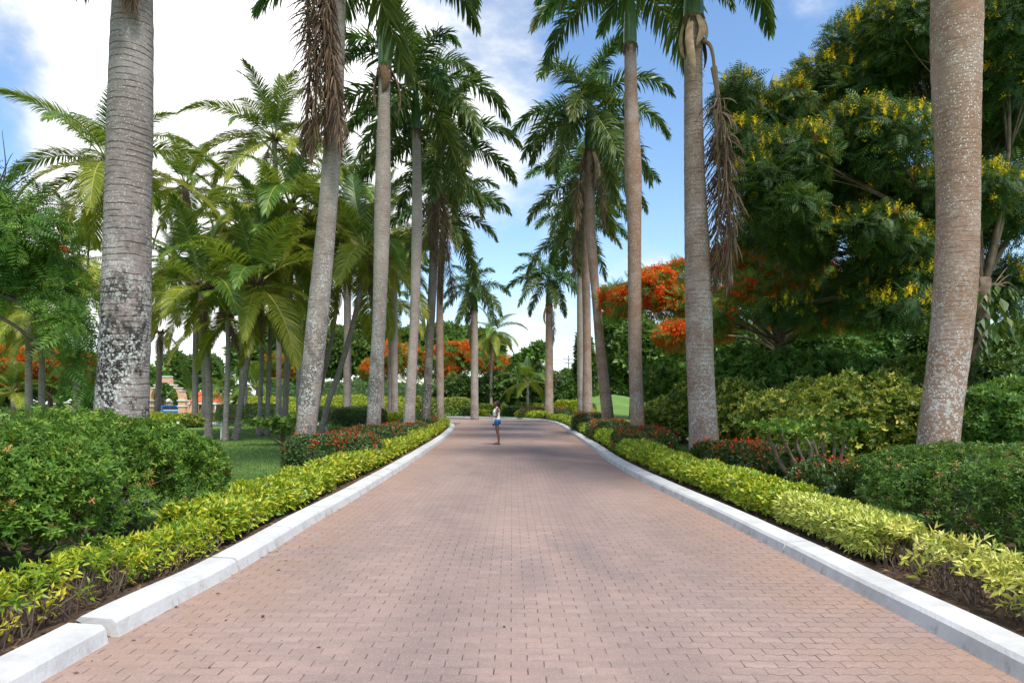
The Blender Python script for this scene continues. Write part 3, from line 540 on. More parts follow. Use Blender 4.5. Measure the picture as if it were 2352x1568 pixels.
def coconut(label, Zd, path, w, n, scale, seed, emin=-40, az0=0, dead=1, mat='coco', group='coconut palms on the left lawn', rot=(0, 0), emax=84):
    b0 = P(path[0][0], path[0][1], Zd); b0[2] = ground_z(b0[0], b0[1]) - .02
    pts = [np.zeros(3)] + [P(x, y, Zd) - b0 for x, y in path[1:]]
    root = thing('coconut_palm', b0, label, 'palm tree', group)
    q = catmull(pts, 60) if len(pts) > 2 else np.linspace(pts[0], pts[1], 60)
    s = np.linspace(0, 1, 60); wr = w / 2 * Zd / F; rad = wr * np.interp(s, [0, .03, .1, .9, 1], [1.75, 1.35, 1.05, .85, .95]) * (1 + .02 * np.sin(s * 130))
    g = Geo(); g.tube(q, rad, 16); g.build('trunk', TM[mat], root, smooth=True)
    g = Geo(); rr = random.Random(seed)
    for i in range(20):
        a = i * 2.4; p0 = q[-1] + np.array([math.cos(a), math.sin(a), 0]) * wr * .7; p1 = p0 + np.array([math.cos(a) * .28, math.sin(a) * .28, rr.uniform(.05, .4)])
        g.tube([p0, p1, p1 + np.array([math.cos(a) * .2, math.sin(a) * .2, -.1])], [.06, .04, .01], 5)
    g.build('leaf_base_fibre', MAT['fibre'], root)
    crown(root, 'coco', q[-1] + (0, 0, .1), n + (3 if n > 12 else 0), scale, seed, emin, emax, az0, rot)
    for i in range(dead):
        az = rr.uniform(0, 6.28); add_frond(root, 'dead', -80, az, q[-1] + np.array([math.cos(az), math.sin(az), 0]) * wr, scale * rr.uniform(.45, .8), 'dead_frond', rr)
    return root
coconut('tall coconut palm with wide yellowing crown directly behind the ringed grey trunk', 30, [(292, 1005), (268, 700), (250, 385)], 15, 20, 1.0, 31, -45, .4)
coconut('tall coconut palm with dark slender trunk and bright arching fronds, mid-grove', 34, [(652, 985), (662, 800), (668, 640), (667, 480)], 13, 20, 1.05, 32, -42, 1.0)
coconut('tallest coconut palm of the grove, its crown against white cloud', 42, [(640, 980), (640, 600), (630, 325)], 12, 21, 1.05, 33, -30, 2.0)
coconut('short coconut palm with ringed pale trunk and windswept yellow fronds beside the ringed grey trunk', 30, [(479, 1007), (480, 880), (470, 760), (462, 668)], 15, 15, .85, 34, -25, .2, 2)
coconut('short stout coconut palm with a bare rotted foot on the lawn', 29, [(517, 1012), (521, 900), (524, 800), (522, 735)], 12, 12, .6, 35, -40, 1.4, 3)
coconut('coconut palm with mossy trunk leaning right over its dark root mound', 29.5, [(541, 1009), (556, 900), (574, 800), (592, 660)], 13, 16, .9, 36, -45, 2.4, 2)
coconut('left one of two thin coconut palms sharing a root mound', 33, [(595, 999), (600, 850), (604, 730), (598, 600)], 10, 15, .85, 37, -45, .8)
coconut('right one of two thin coconut palms sharing a root mound', 33.2, [(612, 1001), (618, 850), (623, 700), (630, 560)], 10, 15, .9, 38, -45, 1.9)
coconut('thin coconut palm slanting up right behind the leaning lichened trunk', 36, [(716, 993), (735, 900), (765, 760), (781, 620), (790, 540)], 10, 16, .95, 39, -45, .3)
coconut('curved coconut palm sweeping to the right with brown dead fronds under its crown', 33, [(738, 999), (752, 930), (778, 857), (811, 744), (832, 640), (838, 580)], 13, 17, .95, 40, -50, 1.1, 3)
coconut('pale straight coconut palm by the gate arch', 50, [(448, 970), (449, 800), (452, 660)], 13, 15, .95, 41, -50, .6, 4)
coconut('broken coconut palm with only drooping withered fronds in front of the arch', 58, [(361, 966), (366, 850), (370, 765)], 13, 4, .6, 42, -60, .9, 4, emax=-35)
coconut('thick grey coconut palm at the far left edge of the lawn', 45, [(66, 975), (66, 850), (67, 715)], 15, 14, .8, 43, -50, 2.2, 2)
coconut('grey coconut palm wrapped in brown dead fronds at the far left', 46, [(96, 977), (96, 860), (97, 760)], 14, 10, .7, 44, -50, .5, 6)
coconut('far small coconut palm with yellow fronds beyond the bend', 78, [(1128, 970), (1128, 860), (1131, 765)], 7, 15, .8, 45, -55, .5, 2)
for q, (x, y, Zq, sc, lab) in enumerate([(800, 450, 46, 1.05, 'coconut palm behind the leaning lichened trunk, crown filling the gap beside it'), (880, 520, 52, 1.05, 'coconut palm whose crown shows between the second and third left palms'), (545, 530, 48, 1.05, 'coconut palm at the back of the grove below the tallest crown'), (180, 600, 42, 1.0, 'dark coconut palm left of the ringed grey trunk'),
        (425, 430, 50, 1.0, 'coconut palm rising behind the yellow windswept one'), (730, 610, 48, .95, 'low coconut palm at the back of the grove behind the leaning trunk'), (400, 600, 54, 1.0, 'coconut palm whose fronds show just right of the ringed grey trunk'), (900, 690, 64, .9, 'distant coconut palm among the orange blossom left of the road'), (560, 620, 55, 1.0, 'coconut palm deep in the grove between the thin pair and the mossy trunk')]):
    bx = {425: 470, 400: 318, 545: 560}.get(x, x - 4); coconut(lab, Zq, [(bx, 922 + 2587 / Zq), (bx, 860), ((bx + x) / 2, (860 + y) / 2 - 20), (x, y)], 680 / Zq, 19, sc, 60 + q, -50, q * .7, 2)
# young palms near the gate
for q, (x, y, Zq, sc, lab) in enumerate([(440, 905, 108, 1.0, 'young palm with upright fronds right of the arch'), (1212, 878, 74, .75, 'low feathery palm arching over the shrubs beyond the bend'), (30, 900, 52, .7, 'low palm at the far left by the orange tree'), (520, 905, 90, 1.0, 'young palm with yellow stalks right of the gatehouse'), (590, 890, 85, 1.0, 'young palm behind the yellow hedge in the grove')]):
    b0 = P(x, y, Zq); gz_ = float(ground_z(b0[0], b0[1])); b0[2] = gz_; root = thing('young_palm', b0, lab, 'palm tree', 'young palms'); h = max(.5, P(x, y, Zq)[2] - gz_)
    g = Geo(); g.tube([(0, 0, -.1), (0, 0, h * .5), (0, 0, h)], [.22, .16, .12], 10); g.build('trunk', TM['coco'], root, smooth=True); crown(root, 'coco', (0, 0, h), 15, sc, 80 + q, -10, 84, q)

# ------------------------------------------------------------------ hedges, shrubs
def hedge(name, label, cat, pts, w, h, n, size, mat, tmpl=QUAD, z0=.06, zlow=.3, lumpk=1.6, lumpa=.12, seed=1, near_bias=1.0, flowers=None, fsize=.06, stems=0, group=None, dry=0, top_bias=.6, core=True, stemmat='twig', cin=.26, lod=30.):
    pts = np.asarray(pts, float); cu = catmull(pts, 200) if len(pts) > 2 else np.linspace(pts[0], pts[1], 200)
    o0 = np.array([*cu.mean(0), 0.]); root = thing(name, o0, label, cat, group)
    t = nrm(np.gradient(cu, axis=0)); nn = np.stack([-t[:, 1], t[:, 0]], -1)
    def surf(k, th, inset, jit=0):
        k = np.clip(k, 0, 199.); c2 = np.stack([np.interp(k, np.arange(200), cu[:, i]) for i in (0, 1)], -1); n2 = np.stack([np.interp(k, np.arange(200), nn[:, i]) for i in (0, 1)], -1); t2 = np.stack([np.interp(k, np.arange(200), t[:, i]) for i in (0, 1)], -1)
        Ltot = np.linalg.norm(np.diff(cu, axis=0), axis=1).sum(); s = k / 199 * Ltot; e = np.minimum(s, Ltot - s); endr = np.clip(e / (min(w, h) * .45), 0, 1); endf = np.sqrt(1 - (1 - endr) ** 2) * .75 + .25
        ct, st_ = np.cos(th), np.sin(th); a = np.sign(ct) * np.abs(ct) ** .55; bz = np.abs(st_) ** .5
        p3 = np.stack([c2[:, 0], c2[:, 1], bz * h], -1); lm = 1 + lumpa * lump(p3 + a[:, None] * np.array([.7, .2, .3]), lumpk, seed)
        side = a * w / 2 * lm * endf * (1 - inset); zz = zlow * h + (bz * (1 - inset * .6)) * (h * (.55 + .45 * endf) - zlow * h) * (1 + (lm - 1) * 1.1) 
        p = np.concatenate([c2 + n2 * side[:, None], (z0 + zz)[:, None]], -1)
        nor = nrm(np.concatenate([n2 * (np.sign(a) * np.abs(ct) ** 1.2)[:, None], (st_ ** 1.2)[:, None]], -1))
        return p - o0, nor, c2
    # more leaves where the hedge is near
    dist = np.maximum(cu[:, 1], 3); wgt = (1 / dist) ** near_bias; cdf = np.cumsum(wgt); cdf /= cdf[-1]
    k = np.interp(rng.random(n), cdf, np.arange(200)); th = np.arccos(rng.uniform(-1, 1, n)); swap = rng.random(n) > top_bias; th = np.where(swap, np.where(rng.random(n) < .5, rng.random(n) * .5, PI - rng.random(n) * .5), th)
    ins = rng.random(n) ** 2 * .32 - .03; p, nor, c2 = surf(k, th, ins)
    low = np.where((swap) & (rng.random(n) < .75))[0]; p[low, 2] = z0 + h * (zlow * .9 + rng.random(len(low)) * (.75 - zlow))
    X = nor * .6 + unit(n) * .75 + np.array([0, 0, .15]); Zd = nor * .85 + np.array([0, 0, .6]) + unit(n) * .5
    sz = size * (.7 + .6 * rng.random(n)) * (1 + c2[:, 1] / lod)
    g = Geo(); rn = rng.random(n) * .96
    if dry: rn = np.where(rng.random(n) < dry, 1, rn)
    g.scatter(tmpl, p, X, Zd, sz, 0, rn); g.build('foliage', mat, root)
    if core:
        kk = np.linspace(0, 199, 70); th_ = np.linspace(0.05, PI - .05, 11); K, T_ = np.meshgrid(kk, th_, indexing='ij'); q, _, _ = surf(K.ravel(), T_.ravel(), np.full(K.size, cin))
        g = Geo(); ii = np.arange(69)[:, None] * 11 + np.arange(10)[None]; g.add(q, np.stack([ii, ii + 1, ii + 12, ii + 11], -1).reshape(-1, 4)); g.build('twiggy_core', MAT[stemmat], root)
    if flowers:
        fm, fn, ft = flowers; k = np.interp(rng.random(fn), cdf, np.arange(200)); cl = lump(np.stack([k * .4, k * 0], -1), 1, seed) ; th = PI / 2 + rng.normal(size=fn) * .62; p, nor, c2 = surf(k, th, np.full(fn, -.05))
        g = Geo(); g.scatter(ft, p, unit(fn), nor + unit(fn) * .3, fsize * (.7 + .6 * rng.random(fn)) * (1 + c2[:, 1] / 60)); g.build('blossom', fm, root)
    if stems:
        g = Geo(); k = np.interp(rng.random(stems), cdf, np.arange(200)); c2 = np.stack([np.interp(k, np.arange(200), cu[:, i]) for i in (0, 1)], -1); n2 = np.stack([np.interp(k, np.arange(200), nn[:, i]) for i in (0, 1)], -1)
        for i in range(stems):
            a = rng.uniform(-.42, .42) * w; base = np.array([*(c2[i] + n2[i] * a), z0 - .05]) - o0; tip = base + np.array([rng.normal() * .12, rng.normal() * .12, h * rng.uniform(.55, .95)]); mid = (base + tip) / 2 + rng.normal(size=3) * .04
            g.tube([base, mid, tip], [.008, .006, .003], 4)
        g.build('stem', MAT['twig'], root)
    return root
def offs(curve, y0, y1, d):
    c_ = near(curve, d); c_ = c_[(c_[:, 1] >= y0) & (c_[:, 1] <= y1)]; return c_[np.linspace(0, len(c_) - 1, max(3, min(10, len(c_)))).astype(int)]
# golden edging, left
EL = 'golden edging hedge along the left kerb'
hedge('edging_hedge', 'sparse leggy yellow-green edging plants at the left front corner by the broken kerb', 'hedge', offs(klf, 3.3, 5.75, .62), .42, .4, 170, .085, MAT['yellow'], SPRIG, .06, .45, 2.5, .25, 11, 1, stems=240, core=False, group='golden edging hedges', lod=200, top_bias=.85)
hedge('edging_hedge', 'thin greenish stretch of edging hedge in front of the big left hedge', 'hedge', offs(klf, 5.7, 7.3, .62), .4, .36, 300, .074, MAT['yellow'], SPRIG, .06, .3, 2.0, .2, 12, 1, stems=160, core=False, group='golden edging hedges', lod=200)
hedge('edging_hedge', 'dense golden edging hedge beside the lawn gap on the left', 'hedge', offs(klf, 7.2, 11.9, .78), .66, .43, 17000, .06, MAT['yellow'], LEAF, .06, .25, 2.0, .22, 13, 1, stems=160, group='golden edging hedges')
hedge('edging_hedge', 'long golden edging hedge running left of the road past the red-flowered bushes to the bend', 'hedge', np.concatenate([offs(kl, 12.0, 46, .85), [(-5.9, 49.6), (-9, 51.6)]]), .68, .43, 24000, .075, MAT['yellow'], QUAD, .06, .25, 1.6, .2, 14, .9, stems=120, group='golden edging hedges')
hedge('edging_hedge', 'pale variegated leggy edging plants at the right front corner', 'hedge', offs(krf, 3.6, 6.6, -.7), .48, .4, 230, .095, MAT['varieg'], SPRIG, .06, .45, 2.5, .22, 15, 1, stems=300, core=False, group='golden edging hedges', lod=200, top_bias=.85)
hedge('edging_hedge', 'bright yellow clump of edging hedge beside the big right hedge', 'hedge', offs(krf, 6.5, 8.9, -.78), .6, .40, 12000, .058, MAT['varieg'], LANCE, .06, .28, 1.9, .15, 16, 1, stems=130, group='golden edging hedges')
hedge('edging_hedge', 'dense golden edging hedge below the nearest red-flowered bush on the right', 'hedge', offs(krf, 8.8, 15.5, -.8), .66, .43, 19000, .06, MAT['yellow'], LEAF, .06, .25, 1.9, .22, 17, 1, stems=160, group='golden edging hedges')
hedge('edging_hedge', 'long golden edging hedge curving along the right kerb into the bend', 'hedge', np.concatenate([offs(kr, 15.6, 52, -.8), [(3.4, 57.5)]]), .68, .44, 20000, .07, MAT['yellow'], QUAD, .06, .25, 1.6, .22, 18, .9, stems=0, group='golden edging hedges')
hedge('edging_hedge', 'short golden hedge behind the far kerb at the bend', 'hedge', [(2.9, 60.5), (1.5, 64.5), (.6, 66.6)], .9, .6, 2600, .07, MAT['yellow'], QUAD, .06, .2, 1.3, .14, 19, .5, group='golden edging hedges')
# big clipped hedges near the camera
BH = 'big clipped hedges at the front'
def bighedge(label, c, half, h, n, mat, seed, size, zlow, dry=0.02, extra=None):
    root = thing('clipped_hedge', (c[0], c[1], 0), label, 'hedge', BH); c = np.array([c[0], c[1], 0.])
    def surf(u, ins):
        u = nrm(u); q = np.sign(u) * np.abs(u) ** .4; p = q * np.array([half[0], half[1], h * (1 - zlow)]) * (1 - ins)[:, None]; p[:, 2] = np.abs(p[:, 2]) + zlow * h
        p *= (1 + .06 * lump(p, 1.5, seed) + .03 * lump(p, 4, seed + 1))[:, None]; return p
    u = unit(n); u[:, 2] = np.abs(u[:, 2]) * 1.1; ins = rng.random(n) ** 1.8 * .24; p = surf(u, ins)
    hole = lump(p, 2.6, seed + 3) + (p[:, 2] / h - .62) * 1.9
    keep = hole > -.68 + rng.random(n) * .45; p, u, n2 = p[keep], nrm(u[keep]), keep.sum()
    nor = nrm(u ** 3 + u * .2)
    rn = rng.random(n2) * .95; rn = np.where(rng.random(n2) < dry, 1, rn)
    g = Geo(); g.scatter(STAR5, p, unit(n2), nor * .55 + np.array([0, 0, .6]) + unit(n2) * .5, size * (.65 + .7 * rng.random(n2)), 0, rn)
    for (ax, ay, az_, rad, k) in extra or ():
        pe = np.array([ax, ay, az_]) - c + rng.normal(size=(k, 3)) * rad; g.scatter(STARQ, pe, unit(k), unit(k) + np.array([0, -.2, .6]), size * .55, 1)
    g.build('foliage', [mat, MAT['dryleaf']], root)
    g = Geo()            # branching inside, seen where the foliage is thin
    for i in range(150):
        a = np.array([rng.uniform(-.75, .75) * half[0], rng.uniform(-.75, .75) * half[1], 0]); d = surf(unit(1) * (1, 1, .8), np.array([.06 + .1 * rng.random()]))[0]
        mid = a * .5 + d * .5 + rng.normal(size=3) * (.18, .18, .12); mid2 = a * .15 + d * .85 + rng.normal(size=3) * .1
        g.tube(catmull([a, mid, mid2, d], 9), np.linspace(.022, .005, 9) * rng.uniform(.6, 1.3), 5)
    g.build('branch', MAT['twig'], root)
    q = surf(np.stack(np.meshgrid(np.linspace(-1, 1, 24), np.linspace(-1, 1, 24), [0.], indexing='ij'), -1).reshape(-1, 3) + (0, 0, .6), np.full(576, .42))
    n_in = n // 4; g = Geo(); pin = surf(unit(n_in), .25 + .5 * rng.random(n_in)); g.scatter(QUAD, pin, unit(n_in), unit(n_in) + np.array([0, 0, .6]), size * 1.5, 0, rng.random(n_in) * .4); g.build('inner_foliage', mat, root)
    return root
bighedge('big rounded dark green clipped hedge at the left front', (-6.4, 7.2), (2.8, 2.35), 1.52, 26000, MAT['hedge'], 21, .075, .03, .012, [(-4.1, 8.0, 1.0, .11, 16), (-5.6, 5.6, 1.35, .12, 10), (-3.9, 7.3, .8, .1, 8)])
bighedge('big flat-topped dark green clipped hedge at the right front', (6.9, 7.2), (2.75, 2.15), 1.13, 26000, MAT['hedge_r'], 22, .068, .03, .03, [(6.1, 6.2, 1.1, .16, 45), (5.2, 6.6, .9, .1, 12)])
# red-flowered ixora beds
IX = 'red-flowered ixora bushes along the road'
RB = compose(QUAD, [(q_ * .28, q_ + (0, 0, .2), q_[[1, 2, 0]], .42) for q_ in np.random.default_rng(21).normal(size=(11, 3)) * .8 + (0, 0, .4)])
def ixora(label, pts, w, h, n, nf, seed): hedge('ixora_bush', label, 'flowering bush', pts, w, h, int(n * 1.7), .055, MAT['ixora'], QUAD, .0, .12, 1.4, .1, seed, .5, (MAT['red'], int(nf * .55), RB), .1, 0, IX, top_bias=.62, lod=45, stemmat='ixora', cin=.34)
ixora('nearest left ixora bush with red flowers at the foot of the leaning lichened palm', [(-5.0, 14.9), (-4.3, 15.2), (-3.95, 16.2), (-3.9, 17.2)], 1.35, .84, 9000, 130, 31)
ixora('second left ixora bush, beside the palm with two hanging spathes', [(-4.9, 19.6), (-4.3, 20.6), (-4.15, 23)], 1.4, .8, 7000, 90, 32)
ixora('third left ixora bush, at the foot of the palm with a black streak', [(-4.3, 25), (-4.4, 30)], 1.5, .75, 5000, 70, 33)
ixora('fourth left ixora bush, at the foot of the dark-barked palm', [(-4.5, 32), (-5.0, 39)], 1.6, .8, 4500, 60, 34)
ixora('last left ixora bush before the bend', [(-5.3, 41), (-6.3, 46)], 1.7, .85, 3500, 30, 35)
ixora('nearest right ixora bush with red flowers at the foot of the ringed brown palm', [(3.95, 14.0), (4.9, 14.4), (5.7, 14.2)], 1.5, .8, 9000, 130, 36)
ixora('second right ixora bush, at the foot of the smooth brown palm', [(3.9, 19), (4.0, 22), (5.2, 22.6)], 1.5, .78, 7500, 120, 37)
ixora('third right ixora bush, near the foot of the leaning palm', [(4.0, 26.5), (4.2, 31), (5.2, 31.5)], 1.6, .8, 6000, 90, 38)
ixora('fourth right ixora bush, at the foot of the upright brown palm', [(4.1, 35.5), (4.6, 41)], 1.8, .95, 5000, 90, 39)
ixora('domed ixora bush around the far brown palm beyond the bend', [(1.0, 65.2), (5.2, 62.6)], 2.4, 1.05, 4500, 110, 40)
ixora('low ixora bush with few flowers beside the right hedge corner', [(4.35, 9.3), (4.6, 10.3)], .9, .75, 3200, 16, 41)
ixora('dark ixora hedge across the lawn behind the thin pair of coconut palms', [(-13.5, 45), (-9.3, 45.5)], 1.5, 1.25, 4200, 16, 42)
ixora('dark ixora hedge in the lawn left of the palm with two spathes', [(-10.8, 41), (-7.6, 41.5)], 1.4, 1.2, 4000, 22, 43)
ixora('dark ixora hedge at the far left of the lawn by the mossy trunk', [(-20.3, 47), (-15.7, 47)], 1.5, 1.4, 4200, 26, 44)
# shrubs from ellipsoids given as (x, y, rx, ry) in survey units at distance Z with depth rz metres
def ells(lst):
    out = []
    for x, y, rx, ry, Zq, rz in lst: out.append((P(x, y, Zq), np.array([rx * Zq / F, rz, ry * Zq / F])))
    return out
def blob(g, E, n, tmpl, size, mat=0, seed=0, up=.5, shell=.45, topfrac=0., zmin=None, lumpa=.16, rmul=1.0, o0=0, rnd=None, droop=0., freq=2.2):
    wts = np.array([(r[0] * r[2] + r[0] * r[1] + r[1] * r[2]) for c, r in E]); ch = rng.choice(len(E), n, p=wts / wts.sum())
    Cn = np.array([c for c, r in E])[ch]; Rd = np.array([r for c, r in E])[ch]
    u = unit(n)
    if topfrac: u[:, 2] = np.where(rng.random(n) < topfrac, np.abs(u[:, 2]), u[:, 2])
    rad = (1 - shell * rng.random(n) ** 1.6 + lumpa * lump(u + Cn * .3, freq, seed)) * rmul
    p = Cn + u * Rd * rad[:, None]; keep = np.ones(n, bool)
    if zmin is not None: keep &= p[:, 2] > zmin
    p, u = p[keep], u[keep]; k = len(p)
    X = u * .55 + unit(k) * .8 + np.array([0, 0, -droop]); Zd = u * .75 + np.array([0, 0, up]) + unit(k) * .5
    g.scatter(tmpl, p - o0, X, Zd, size * (.65 + .7 * rng.random(k)), mat, None if rnd is None else rnd[keep]); return p
def shrub(label, lst, n, size, mat, seed, tmpl=STARQ, name='shrub', cat='shrub', group=None, fl=None, core=True, stems=14):
    E = ells(lst); c0 = np.mean([c for c, r in E], 0); b0 = np.array([c0[0], c0[1], float(ground_z(c0[0], c0[1]))]); root = thing(name, b0, label, cat, group)
    g = Geo(); blob(g, E, n, tmpl, size, 0, seed, .6, .42, .3, zmin=b0[2] + .02, o0=b0, lumpa=.3, freq=4.2); g.build('foliage', MAT[mat], root)
    g = Geo()
    for c, r in E:
        for i in range(stems):
            d = unit(1)[0]; tip = c + d * r * .9 - b0; base = np.array([c[0] - b0[0] + rng.normal() * r[0] * .2, c[1] - b0[1] + rng.normal() * .2, 0.]); mid = base * .45 + tip * .55 + rng.normal(size=3) * .15
            g.tube(catmull([base, mid, tip], 7), np.linspace(.035, .006, 7) * (c[2] + 1) * .5, 5)
    g.build('branch', MAT['twig'], root)
    if core:
        g = Geo(); ih = 10
        for c, r in E:
            th = np.linspace(0, PI, ih); ph = np.linspace(0, 2 * PI, 17); T_, Ph = np.meshgrid(th, ph, indexing='ij'); u = np.stack([np.sin(T_) * np.cos(Ph), np.sin(T_) * np.sin(Ph), np.cos(T_)], -1).reshape(-1, 3)
            p = c + u * r * (.66 + .12 * lump(u + c * .3, 2.2, seed))[:, None]; p[:, 2] = np.maximum(p[:, 2], b0[2] - .05); ii = np.arange(ih - 1)[:, None] * 17 + np.arange(16)[None]; g.add(p - b0, np.stack([ii, ii + 17, ii + 18, ii + 1], -1).reshape(-1, 4))
        g.build('inner_foliage', MAT[mat], root)
    if fl:
        g = Geo(); fm, fn, ft, fs = fl; blob(g, E, fn, ft, fs, 0, seed, .5, .1, .8, zmin=b0[2] + .3, o0=b0, rmul=1.03); g.build('blossom', MAT[fm], root)
    return root
SR = 'shrubbery right of the road'
shrub('yellow-variegated rounded shrub mass behind the nearest right ixora', [(1790, 985, 90, 85, 17.5, 1.3), (1900, 965, 110, 95, 18, 1.5), (2020, 960, 110, 90, 18, 1.5)], 15000, .11, 'duranta', 51, group=SR)
shrub('yellow-green shrub right of the ringed brown palm', [(1690, 960, 55, 90, 20, 1.0)], 4500, .11, 'duranta', 52, group=SR)
shrub('yellow-variegated shrub behind the smooth brown palm', [(1520, 965, 60, 45, 27, 1.2), (1570, 945, 50, 50, 27, 1.0)], 6000, .13, 'duranta', 53, group=SR)
shrub('green bush between the smooth and the ringed brown palms', [(1510, 895, 45, 60, 33, 1.5), (1570, 890, 45, 55, 33, 1.5)], 6000, .15, 'shrub', 54, group=SR)
shrub('tall green shrub bank below the orange blossom', [(1700, 860, 70, 60, 25, 1.5), (1800, 870, 90, 60, 25, 1.6), (1900, 870, 90, 60, 25, 1.6), (2000, 880, 80, 55, 25, 1.6)], 15000, .14, 'shrub', 55, group=SR)
shrub('olive shrub left of the thick brown palm', [(2090, 900, 70, 70, 21, 1.3), (2060, 960, 80, 60, 19.5, 1.0)], 7000, .13, 'duranta', 56, group=SR)
shrub('green shrub right of the thick brown palm', [(2260, 960, 70, 70, 14.5, 1.1), (2350, 945, 80, 80, 14.5, 1.2)], 8500, .1, 'shrub', 57, group=SR)
shrub('low dark round bush in front of the gnarled bush', [(1832, 1085, 62, 42, 12.0, .5)], 4200, .06, 'ixora', 58, group=SR)
shrub('green shrub in the dark at the right edge', [(2330, 860, 90, 50, 18, 1.3), (2420, 900, 90, 90, 16, 1.2)], 5000, .12, 'shrub_dk', 59, group=SR)
# gnarled pruned bougainvillea
b0 = P(1870, 1075, 11.6); b0[2] = 0; root = thing('gnarled_bush', b0, 'pruned bush with bare gnarled branches behind the right hedge', 'bush'); g = Geo(); gt = Geo()
for x, y in [(1765, 985), (1800, 985), (1830, 992), (1870, 978), (1905, 985), (1945, 985), (1850, 1005), (1925, 1000)]:
    d = P(x, y, 11.6 + rng.uniform(-.4, .4)) - b0; mid = d * .5 + np.array([d[0] * .12, 0, -.1]) + rng.normal(size=3) * .07
    g.tube(catmull([(rng.normal() * .05, 0, -.05), mid, d * .85 + rng.normal(size=3) * .06, d], 14), np.linspace(.055, .018, 14) * (1 + .3 * np.sin(np.arange(14) * 2.1)), 7)
    k = 45; gt.scatter(STARQ, d + rng.normal(size=(k, 3)) * (.2, .2, .05) + (0, 0, .06), unit(k), unit(k) * .5 + np.array([0, 0, 1]), .06)
g.build('trunk', MAT['bark'], root, smooth=True); gt.build('crown', MAT['hedge'], root)
# small leafy shrub and cut stump on the left lawn
b0 = P(650, 1010, 26); b0[2] = 0; root = thing('lawn_shrub', b0, 'small leafy green shrub on the lawn beside the leaning lichened palm', 'shrub'); g = Geo(); gt = Geo()
for i in range(9):
    d = np.array([rng.normal() * .45, rng.normal() * .3, .85 + rng.normal() * .12]); g.tube(catmull([(rng.normal() * .12, 0, -.03), d * .5 + (0, 0, -.08), d], 8), np.linspace(.03, .014, 8), 6); k = 40; gt.scatter(STARQ, d + rng.normal(size=(k, 3)) * (.2, .2, .1), unit(k), unit(k) * .6 + np.array([0, 0, 1]), .14)
g.build('trunk', MAT['bark'], root, smooth=True); gt.build('crown', MAT['shrub'], root)
b0 = P(770, 1008, 24); b0[2] = 0; root = thing('cut_branch', b0, 'bare twisted cut branches standing behind the left ixora', 'stump'); g = Geo()
for d in [(-.35, 0, .75), (.1, .1, .6), (.75, 0, .8), (.5, .1, .5)]: d = np.array(d); g.tube(catmull([(0, 0, -.05), d * .5 + (0.08, 0, -.08), d * .8 + (0, 0, .03), d], 9), np.linspace(.06, .03, 9), 7)
g.build('trunk', MAT['bark'], root, smooth=True)
# hedges in tiers beyond the bend and behind the lawn
T2 = 'clipped hedges beyond the lawn'
def far_hedge(label, pts, w, h, n, mat, seed, size=.09, fl=None, grp=T2): hedge('far_hedge', label, 'hedge', pts, w, h, n, size, MAT[mat], QUAD, .0, .08, 1.1, .1, seed, .3, fl, .12, 0, grp, top_bias=.7, lod=45, stemmat=mat)
far_hedge('low golden hedge behind the lawn, left of the ixora hedge by the thin coconut palms', [(-34, 51), (-22, 50.5), (-14, 50.5)], 1.3, .75, 5000, 'yellow', 61)
far_hedge('low golden hedge behind the lawn between the leaning coconut trunks', [(-13.5, 50), (-8, 49.8)], 1.3, .8, 3200, 'yellow', 62)
far_hedge('higher golden hedge across the side road behind the lawn', [(-30, 75), (-20, 74.5), (-10.5, 73.5)], 2.5, 2.1, 7000, 'yellow', 63)
far_hedge('wide yellow-green hedge bank beyond the bend', [(-13, 76), (-9, 75), (-4.3, 74)], 3.0, 2.0, 7000, 'duranta', 64)
far_hedge('tall dark green hedge behind the golden hedge bank', [(-30, 83), (-16, 82), (-4.5, 81)], 3, 3.9, 8000, 'shrub_dk', 65)
far_hedge('box-cut green hedge behind the far kerb left of the person', [(-5.3, 73.5), (-2.2, 73.6), (-.4, 73.5)], 1.4, 1.25, 4000, 'duranta', 66)
far_hedge('box-cut green hedge behind the far kerb right of the person', [(.2, 75), (5, 74), (9, 73)], 1.4, 1.35, 4000, 'duranta', 67)
far_hedge('low dark trimmed hedge left of the far domed ixora', [(-.9, 70.2), (1.2, 69.6)], 1.3, .95, 2200, 'ixora', 68)
far_hedge('low dark trimmed bush under the far grey palm', [(-5.2, 71.2), (-2.6, 71.2)], 1.3, .95, 2200, 'ixora', 69)
far_hedge('small golden bush in front of the far grey palm', [(-3.6, 69.9), (-2.6, 69.9)], .9, .7, 1200, 'yellow', 70)
far_hedge('golden-green hedge left of the grass mound', [(4.6, 71), (6.8, 69)], 1.6, 1.6, 2600, 'yellow', 71)
shrub('dark green shrub bank behind the far grey palm', [(1060, 900, 60, 32, 80, 2.0), (1140, 895, 55, 36, 80, 2.0)], 6000, .35, 'shrub_dk', 72)
shrub('dark green bougainvillea bank with purple flowers beyond the bend', [(1205, 893, 50, 38, 82, 2.0), (1260, 893, 45, 38, 82, 2.0)], 6000, .35, 'shrub_dk', 73, fl=('purple', 45, BLOOM, .5))
shrub('bright green shrub bank right of the far brown palm', [(1310, 890, 40, 45, 84, 2.2), (1345, 880, 30, 45, 86, 2.2)], 5000, .35, 'shrub', 74)
shrub('round low yellow-green bush in the lawn near the arch', [(440, 968, 26, 13, 44, .7)], 1800, .12, 'duranta', 75)
